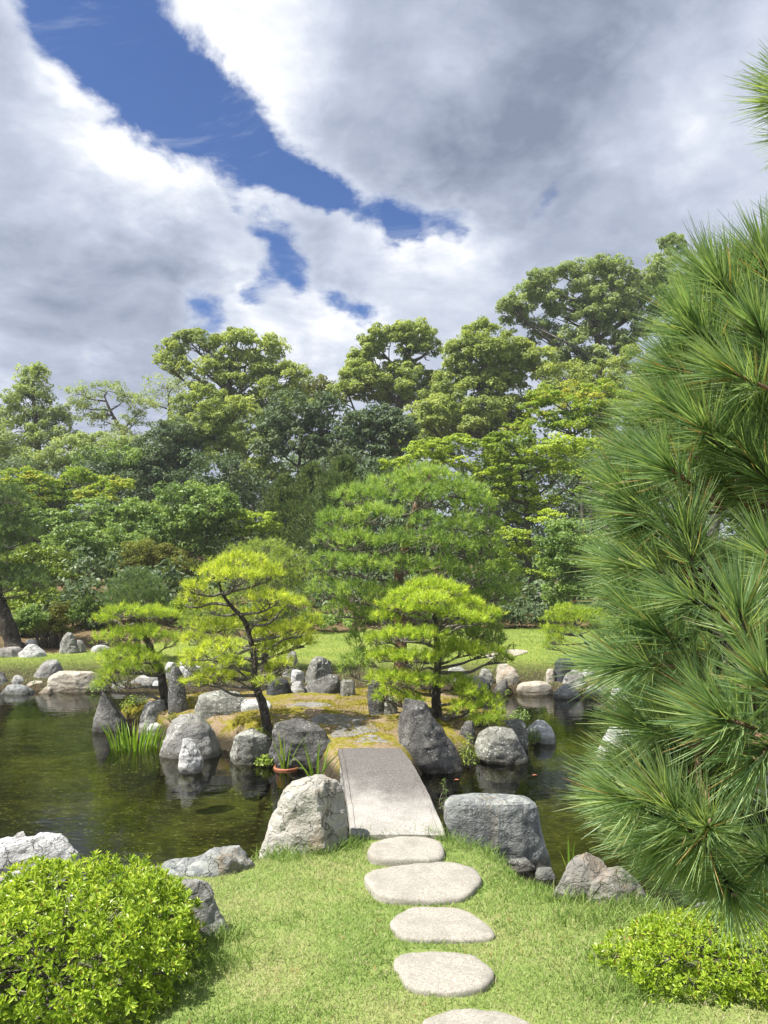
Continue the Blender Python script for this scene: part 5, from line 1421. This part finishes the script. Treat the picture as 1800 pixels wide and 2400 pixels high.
# ------------------------------------------------------------------ azaleas
def rosette(i, L0=.026, n=7):
    rng = np.random.default_rng(900 + i)
    V, F = [], []
    for k in range(n):
        a = k / n * 6.283 * 1.6 + rng.normal(0, .25)
        op = rad(rng.uniform(28, 82)) if k > 1 else rad(rng.uniform(8, 30))
        d = np.array([math.cos(a) * math.sin(op), math.sin(a) * math.sin(op), math.cos(op)])
        s = unit(np.cross(d, [0, 0, 1.0])); nn = np.cross(s, d)
        ln = L0 * rng.uniform(.75, 1.15); w = ln * .36
        b = d * .003
        j = len(V) * 1
        pts = [b, b + d * ln * .45 + s * w * .5 + nn * .0018, b + d * ln * .5 - nn * .0012, b + d * ln * .45 - s * w * .5 + nn * .0018, b + d * ln - nn * ln * .10,
               b + d * ln * .78 + s * w * .34 + nn * .001, b + d * ln * .78 - s * w * .34 + nn * .001]
        V += pts
        F += [(j, j + 1, j + 2), (j, j + 2, j + 3), (j + 1, j + 5, j + 2), (j + 2, j + 5, j + 4), (j + 2, j + 4, j + 6), (j + 2, j + 6, j + 3)]
    t = np.clip(rng.normal(.48, .2, n), 0, .92)
    if i % 8 == 3: t[0] = 1.0
    return np.array(V), np.array(F), np.repeat(t, 6)
def azalea(label, centre, rx, ry, h, n, L0, seed, parts=300, ragged=.17, sprigs=20, group='clipped azaleas by the lawn'):
    rng = np.random.default_rng(seed)
    base = np.array([centre[0], centre[1], gz(*centre)])
    root = tag(empty('azalea_bush', base), label, 'bush', group)
    kinds = [rosette(seed * 10 + i, L0) for i in range(8)]
    r = np.array([rx, ry, h])
    P, A = [], []
    d = rdir(n * 4, rng); d = d[d[:, 2] > -.05][:n]
    box = np.abs(d) ** .82 * np.sign(d)
    lay = rng.choice([1.0, .94, .86, .72], len(d), p=[.5, .25, .16, .09])
    wob = 1 + ragged * fbm(d * 3.1 + seed, 3, seed) + .04 * fbm(d * 9 + seed, 2, seed)
    hole = fbm(d * 4.5 + seed * 3, 2, seed + 6) < -.20
    lay = np.where(hole, lay * rng.uniform(.78, .9, len(d)), lay)
    P = base + [0, 0, h * .05] + box * r * (lay * wob + rng.normal(0, .018, len(d)))[:, None]
    A = unit(d / r * r.mean() * .8 + np.array([0, 0, .65]) + rng.normal(0, .30, d.shape))
    ex = rng.choice(len(P), sprigs, replace=False)
    tips = []
    for i in ex:
        ln = rng.uniform(.03, .085)
        for q in range(3):
            tips.append((P[i] + A[i] * ln * (q + 1) / 3, A[i]))
    P = np.vstack([P, [t[0] for t in tips]]); A = np.vstack([A, [t[1] for t in tips]])
    # the rosettes that show largest are parts of their own
    front = P[:, 1] - .35 * (P[:, 2] - base[2]) + 8 * ((np.abs(P[:, 0] / P[:, 1]) > .50)) + 3 * (np.random.default_rng(1).random(len(P)) * .08)
    lo = np.concatenate([lay > .9, np.ones(len(tips), bool)])
    order = np.argsort(front + 5 * (~lo))
    top = set(order[:parts].tolist())
    meshes = [mesh_data('leaf_rosette', v, f, M['lf_azalea'], tint=t) for v, f, t in kinds]
    AV = Acc()
    for i in range(len(P)):
        q = Vector(A[i]).to_track_quat('Z', 'Y')
        from mathutils import Quaternion
        q = q @ Quaternion((0, 0, 1), rng.uniform(0, 6.28)); s = rng.uniform(.75, 1.2)
        if i in top:
            o = link('leaf_rosette', meshes[i % 8], root, P[i] - base)
            o.rotation_mode = 'QUATERNION'; o.rotation_quaternion = q; o.scale = (s, s, s)
        else:
            v, f, t = kinds[i % 8]
            Rm = np.array(q.to_matrix()) * s
            AV.add(v @ Rm.T + P[i], None, f, np.where(t > .95, 1.0, np.clip(t + rng.normal(0, .13), 0, .93)))
    o = AV.obj('foliage', M['lf_azalea'], root); o['kind'] = 'stuff'
    S = Acc()
    for k in range(70):
        i = rng.integers(0, len(d))
        b0 = base + np.array([rng.normal(0, rx * .35), rng.normal(0, ry * .35), -.02])
        e = P[i] - A[i] * .01
        S.tube(spline([b0, (b0 + e) / 2 + rng.normal(0, .03, 3), e], 6), np.linspace(.006, .002, 6), 5)
    S.obj('twig', M['twig'], root, smooth=True)
    return root
azalea('large bright-leaved azalea bush in the near corner of the lawn', (-1.23, 2.98), .535, .42, .335, 3000, .027, 3, sprigs=30)
azalea('low spreading clipped azalea at the lawn edge under the long pine', (1.55, 3.0), .69, .26, .19, 2700, .021, 5, ragged=.16, sprigs=14)

# ------------------------------------------------------------------ grass
def grass():
    rng = np.random.default_rng(11)
    stones = STEP_POLY
    def scatter(n, x0, x1, y0, y1, hmin, hmax, w, far=False):
        x = rng.uniform(x0, x1, n); y = y0 + (y1 - y0) * rng.random(n) ** (1.25 if not far else 1)
        ok = np.abs(x / np.maximum(y, .1)) < .62
        x, y = x[ok], y[ok]
        H, zone, sl, si, sf = fields(x, y)
        return x, y, H, zone, sl, si, sf
    # near lawn
    x, y, H, zone, sl, si, sf = scatter(250000, -2.9, 3.1, 2.25, 4.7, 0, 0, 0)
    P3 = np.column_stack([x, y, 0 * x])
    tuf = fbm(P3 * 2.3, 3, 21); fine = fbm(P3 * 11, 2, 31)
    keep = (sl > -.05) & (rng.random(len(x)) < .80 + .35 * fine)
    for poly in stones:
        keep &= sdist(x, y, poly) < .004 + .012 * rng.random(len(x)) ** 2 - .008
    # worn, thin patch before the low azalea
    worn = np.exp(-(((x - .95) / .38) ** 2 + ((y - 2.62) / .12) ** 2))
    keep &= rng.random(len(x)) > .55 * worn
    x, y, H, sl, tuf, fine = x[keep], y[keep], H[keep], sl[keep], tuf[keep], fine[keep]
    n = len(x)
    edge = np.exp(-np.clip(sl, 0, 1) / .10)
    h = (.012 + .015 * rng.random(n) + .009 * np.clip(tuf + .2, 0, 1)) * (1 + .9 * edge * rng.random(n))
    nearstone = np.zeros(n)
    lean = rdir(n, rng) * np.array([.55, .55, 0]) ; D = unit(lean + np.array([0, 0, 1.0]))
    bend = np.column_stack([lean[:, :2] * .8, -.25 * np.ones(n)]) * rng.random((n, 1))
    V, F = blade_strip(np.column_stack([x, y, H - .004]), D, h, np.full(n, .0030) * rng.uniform(.7, 1.3, n), bend, rng, 2)
    dry = fbm(np.column_stack([x, y, 0 * x]) * 1.3 + 40, 4, 55)
    t = .43 - .55 * tuf + .30 * dry + rng.normal(0, .16, n)
    t = np.where(rng.random(n) < .07 + .22 * np.clip(dry, 0, 1), .92 + .08 * rng.random(n), np.clip(t, 0, .9))
    rust = (rng.random(n) < .02) & (fbm(np.column_stack([x, y, 0 * x]) * 6 + 9, 2, 71) > .35)
    t = np.where(rust, 1.2, t)
    o = obj('grass', V, F, M['grass'], tint=np.repeat(t, 2))
    tag(o, 'short yellow-green grass covering the near lawn round the stepping stones', 'grass', kind='stuff')
    # long tufts at the feet of rocks and along the bank
    K = []
    for a, b, m, sp in [(790, 1985, 260, .08), (640, 2010, 160, .09), (720, 1998, 240, .12), (1060, 1962, 260, .09), (1130, 1985, 260, .10), (1180, 2000, 160, .06), (1050, 1945, 60, .03), (1200, 2010, 90, .06), (1330, 2110, 220, .10), (1420, 2112, 260, .12), (1500, 2118, 300, .10), (1560, 2130, 200, .10), (440, 2208, 220, .10), (520, 2200, 160, .05), (1640, 2160, 200, .12), (1380, 2160, 320, .12), (1480, 2330, 260, .10), (880, 1955, 200, .12), (980, 1955, 160, .10), (480, 2260, 400, .14)]:
        c = on(a, b, 0)
        q = c[:2] + rng.normal(0, 1, (m, 2)) * np.array([sp, sp * .45])
        K.append(np.column_stack([q, rng.uniform(.05, .11, m)]))
    K = np.vstack(K)
    ok = np.ones(len(K), bool)
    for poly in stones: ok &= sdist(K[:, 0], K[:, 1], poly) < -.005
    K = K[ok]; m = len(K)
    lean = rdir(m, rng) * np.array([.45, .45, 0]); D = unit(lean + [0, 0, 1.0])
    V, F = blade_strip(np.column_stack([K[:, :2], ground(K[:, 0], K[:, 1]) - .01]), D, K[:, 2], np.full(m, .0034), np.column_stack([lean[:, :2] * 1.3, -.3 * np.ones(m)]) * rng.random((m, 1)), rng, 3)
    o = obj('tall_grass', V, F, M['grass'], tint=np.repeat(np.clip(rng.normal(.25, .18, m), 0, 1), 3))
    tag(o, 'longer uncut grass tufts at the feet of the near rocks', 'grass', kind='stuff')
    # far lawn
    x = rng.uniform(-8.5, 5.5, 75000); y = rng.uniform(11.6, 20.5, 75000)
    H, zone, sl, si, sf = fields(x, y)
    k = (zone == 3) & (np.abs(x / y) < .56)
    x, y, H = x[k], y[k], H[k]; n = len(x)
    lean = rdir(n, rng) * np.array([.6, .6, 0]); D = unit(lean + [0, 0, 1.0])
    V, F = blade_strip(np.column_stack([x, y, H - .004]), D, rng.uniform(.02, .045, n), np.full(n, .009), lean * .3, rng, 1)
    o = obj('far_grass', V, F, M['grass'], tint=np.clip(.34 + .3 * fbm(np.column_stack([x, y, 0 * x]) * .8, 3, 3) + rng.normal(0, .14, n), 0, .95))
    tag(o, 'mown grass of the far lawn beyond the pond', 'grass', kind='stuff')
    # moss tips on the island
    x = rng.uniform(-3.4, 1.8, 70000); y = rng.uniform(6.7, 11, 70000)
    H, zone, sl, si, sf = fields(x, y)
    ms = fbm(np.column_stack([x, y, 0 * x]) * 2.2 + 3, 3, 15)
    k = (si > .0) & (ms > -.02)
    x, y, H, ms = x[k], y[k], H[k], ms[k]; n = len(x)
    lean = rdir(n, rng) * np.array([.8, .8, 0]); D = unit(lean + [0, 0, 1.0])
    V, F = blade_strip(np.column_stack([x, y, H - .004]), D, rng.uniform(.012, .03, n), np.full(n, .006), lean * .3, rng, 1)
    o = obj('moss_tufts', V, F, M['moss_tip'], tint=np.clip(.5 + rng.normal(0, .22, n) + .3 * ms, 0, 1))
    tag(o, 'olive moss growing over the island ground', 'moss', kind='stuff')
def grass_mats():
    m, T, out = mat_new('grass_blades')
    a = T.new('ShaderNodeAttribute', attribute_name='tint')
    c = T.ramp(T.math('MULTIPLY', a.outputs['Fac'], .8), [(0, (.13, .225, .04)), (.22, (.22, .33, .075)), (.44, (.325, .415, .13)), (.66, (.43, .44, .20)), (.80, (.52, .46, .29)), (.93, (.52, .17, .07))])
    b = principled(T, c, .6, .2)
    tr = T.new('ShaderNodeBsdfTranslucent'); T.put(tr.inputs[0], c)
    mx = T.new('ShaderNodeMixShader'); mx.inputs[0].default_value = .4
    T.l.new(b.outputs[0], mx.inputs[1]); T.l.new(tr.outputs[0], mx.inputs[2]); T.l.new(mx.outputs[0], out.inputs[0])
    M['grass'] = m
    M['moss_tip'] = leaf_mat('moss_tips', (.13, .10, .02), (.24, .205, .028), (.36, .31, .06), .3, .8, .1)
grass_mats(); grass()

# ------------------------------------------------------------------ irises and small plants
def iris(label, px, py, n, h, seed, pot=0.0, spread=.05, group='iris clumps in the water', z=WATER_Z, wd=.016, droop=.5):
    rng = np.random.default_rng(seed)
    c = on(px, py, z)
    root = tag(empty('iris_plant' if not pot else 'potted_iris', c), label, 'plant', group)
    for k in range(n):
        a = rng.uniform(0, 6.28); r = spread * rng.random() ** .5
        p = c + np.array([math.cos(a) * r, math.sin(a) * r * .8, -.06])
        lean = np.array([math.cos(a), math.sin(a), 0]) * rng.uniform(.02, .28)
        D = unit(lean + [0, 0, 1.0]); L0 = h * rng.uniform(.6, 1.1) + .06
        bd = lean * rng.uniform(.5, 1.5) + np.array([0, 0, -.3]) * (rng.random() < .22) * droop * 2.2 + np.array([math.cos(a), math.sin(a), 0]) * .5 * (rng.random() < .22) * droop
        s = unit(np.cross(D, rdir(1, rng)[0])); V = []; seg = 8
        for i in range(seg + 1):
            t = i / seg; q = p + D * L0 * t + bd * L0 * t ** 2.6
            w = wd * (1 - t ** 3) * .5 + .0006
            nn = np.cross(s, D) * w * .35
            V += [q - s * w, q + nn, q + s * w]
        F = []
        for i in range(seg):
            F += [(3 * i, 3 * i + 1, 3 * i + 4, 3 * i + 3), (3 * i + 1, 3 * i + 2, 3 * i + 5, 3 * i + 4)]
        obj('leaf', np.array(V), np.array(F), M['iris'], root, tint=np.full(len(F), np.clip(rng.normal(.5, .2), 0, 1)), smooth=True)
    if pot:
        prof = [(pot * .80, -.16), (pot * .97, .012), (pot * 1.05, .016), (pot * 1.06, .004), (pot * 1.06, -.022), (pot, -.026)]
        prof = [(pot * .70, -.17), (pot * .98, -.022), (pot * 1.07, -.02), (pot * 1.08, .012), (pot * 1.03, .018), (pot * .93, .016), (pot * .90, -.03), (pot * .8, -.035), (.001, -.032)]
        m = 40; a = np.linspace(0, 6.2832, m, endpoint=False)
        V = np.vstack([np.column_stack([c[0] + np.cos(a) * r, c[1] + np.sin(a) * r, np.full(m, c[2] + dz)]) for r, dz in prof]); k = np.arange(m)
        F = np.vstack([np.stack([i * m + k, i * m + (k + 1) % m, (i + 1) * m + (k + 1) % m, (i + 1) * m + k], -1) for i in range(len(prof) - 2)])
        obj('pot', V[:-m], F[:-m], M['terracotta'], root, smooth=True, sharp=rad(40))
        s0 = (len(prof) - 2) * m
        Vs = np.vstack([V[s0:s0 + m], [[c[0], c[1], c[2] - .033]]])
        obj('soil', Vs, np.stack([k, (k + 1) % m, np.full(m, m)], -1), M['floor'], root)
    return root
m_, T_, o_ = mat_new('terracotta')
b_ = principled(T_, T_.ramp(T_.noise(pos(T_), 40, 5, .6), [(.35, (.24, .085, .045)), (.65, (.40, .16, .09))]), .7, .25)
T_.l.new(b_.outputs[0], o_.inputs[0]); M['terracotta'] = m_
iris('dense clump of upright iris blades in the water before the pointed rock', 318, 1752, 95, .27, 601, 0, .25, wd=.013, droop=.25)
iris('iris growing from a sunken terracotta pot before the wide dark boulder', 671, 1800, 15, .36, 602, .112, .045, 'potted irises by the bridge')
iris('iris in a sunken pot rising just behind the cream wrinkled boulder', 741, 1836, 13, .40, 603, .112, .045, 'potted irises by the bridge', droop=.9)
iris('few bright iris blades behind the brown peaked boulder', 1334, 2030, 4, .17, 604, 0, .014, wd=.014, droop=.1)

PLANTS_G = 'small leafy plants among the island rocks'
def small_plant(label, px, py, z, w, h, n, leaf, mat, seed, asp=.5, base_y=None, name='leafy_plant', stems=14):
    rng = np.random.default_rng(seed)
    c = on(px, py, z)
    root = tag(empty(name, c), label, 'plant', PLANTS_G)
    d = rdir(n, rng); d[:, 2] = np.abs(d[:, 2])
    P = c + [0, 0, h * .12] + d * np.array([w, w * .7, h]) * rng.uniform(.45, 1.0, (n, 1))
    N = unit(d * .5 + rng.normal(0, .4, d.shape) + [0, -.1, .7])
    V, F = rhombs(P, N, leaf * rng.uniform(.7, 1.3, n), leaf * asp * rng.uniform(.8, 1.2, n), rng, .4)
    o = obj('foliage', V, F, M[mat], root, tint=np.clip(rng.normal(.5, .2, n), 0, 1)); o['kind'] = 'stuff'
    A = Acc()
    for i in range(stems):
        e = P[rng.integers(n)]
        A.tube(spline([c - [0, 0, .02], (c + e) / 2 + rng.normal(0, .02, 3), e], 5), np.linspace(.004, .0015, 5), 4)
    A.obj('stem', M['twig'], root)
small_plant('bright-leaved little shrub on the island between the pointed and upright stones', 318, 1668, -.20, .20, .20, 420, .034, 'lf_bright', 611)
small_plant('low fresh-green weed at the water beside the terracotta pot', 625, 1795, WATER_Z, .12, .10, 300, .030, 'lf_bright', 612, .7)
small_plant('narrow-leaved plant in the cleft above the lichen-crusted rock', 607, 1740, -.18, .10, .14, 160, .036, 'lf_bright', 613, .3)
small_plant('tall green weed growing at the water beside the speckled dark boulder', 1098, 1800, WATER_Z, .11, .30, 330, .036, 'lf_bright', 614, .3)
small_plant('green weed between the lichen block and the white crusted rock', 1250, 1745, WATER_Z, .09, .17, 220, .028, 'lf_shrub', 615, .5)
small_plant('dark little shrub at the water behind the lime pine twigs', 1218, 1690, WATER_Z, .14, .16, 260, .030, 'lf_shrub', 616, .5)
small_plant('tiny yellowish tuft at the foot of the upright stone', 404, 1690, -.15, .09, .09, 180, .026, 'lf_brown', 617, .3)
small_plant('dark trailing plant at the water beneath the small tiered pine', 232, 1622, WATER_Z, .20, .20, 360, .034, 'lf_shrub', 618)
small_plant('sprig of grass-green leaves at the far waterline below the buff rock', 1190, 1628, WATER_Z, .07, .07, 60, .03, 'lf_bright', 619, .6)
small_plant('thin weed in the gap between the bridge and the flat-topped slate', 1040, 1905, -.2, .03, .24, 46, .04, 'lf_shrub', 620, .12)
small_plant('trailing yellow weed at the waterline under the lichen bank stone', 1380, 1640, WATER_Z, .12, .08, 90, .03, 'lf_bright', 621, .5)
# dry grass mound on the far bank at the side
def dry_mound():
    rng = np.random.default_rng(31)
    c = at(1425, 1592, 11.6); n = 2600
    x = c[0] + rng.normal(0, .32, n); y = 11.95 + rng.normal(0, .25, n)
    D = unit(rdir(n, rng) * np.array([.9, .9, .1]) + [0, 0, .75])
    V, F = blade_strip(np.column_stack([x, y, ground(x, y) - .01]), D, rng.uniform(.06, .16, n), np.full(n, .006), rdir(n, rng) * .3 + [0, 0, -.3], rng, 2)
    tag(obj('dry_grass', V, F, M['grass'], tint=np.repeat(np.clip(rng.normal(.92, .08, n), .6, 1.02), 2)), 'mound of dry straw-coloured grass beside the rock group on the far bank', 'grass', kind='stuff')
dry_mound()
# fallen leaves floating
def float_leaf(label, px, py, seed):
    rng = np.random.default_rng(seed)
    c = on(px, py, WATER_Z + .004); a = rng.uniform(-.3, .3)
    u = np.array([math.cos(a), math.sin(a), 0]); v = np.array([-math.sin(a), math.cos(a), 0])
    pts = [(-.030, 0, .0), (-.012, .016, .005), (.012, .014, .006), (.032, 0, .001), (.012, -.014, .006), (-.012, -.016, .005), (0, 0, .0)]
    V = np.array([c + u * p * .8 + v * q * .9 + [0, 0, r] for p, q, r in pts])
    F = np.array([(0, 5, 6), (5, 4, 6), (4, 3, 6), (3, 2, 6), (2, 1, 6), (1, 0, 6)])
    o = obj('fallen_leaf', V, F, M['terracotta'], None, c)
    tag(o, label, 'leaf')
float_leaf('small rust-red leaf afloat on the water beyond the lichen-mottled boulder', 1253, 1817, 1)
float_leaf('brownish leaf afloat near the foot of the speckled dark boulder', 1070, 1828, 2)

# ------------------------------------------------------------------ the air
def haze():
    m, T, out = mat_new('summer_air')
    v = T.new('ShaderNodeVolumePrincipled')
    v.inputs['Color'].default_value = (.93, .96, 1, 1)
    v.inputs['Density'].default_value = .0008
    v.inputs['Anisotropy'].default_value = .2
    T.l.new(v.outputs[0], out.inputs['Volume'])
    x0, x1, y0, y1, z0, z1 = -60, 60, -30, 80, -3, 24
    V = [(x, y, z) for z in (z0, z1) for y in (y0, y1) for x in (x0, x1)]
    F = np.array([(0, 2, 3, 1), (4, 5, 7, 6), (0, 1, 5, 4), (2, 6, 7, 3), (0, 4, 6, 2), (1, 3, 7, 5)])
    tag(obj('haze', V, F, m), 'thin summer haze between the garden and the wood', 'haze', kind='stuff')
haze()
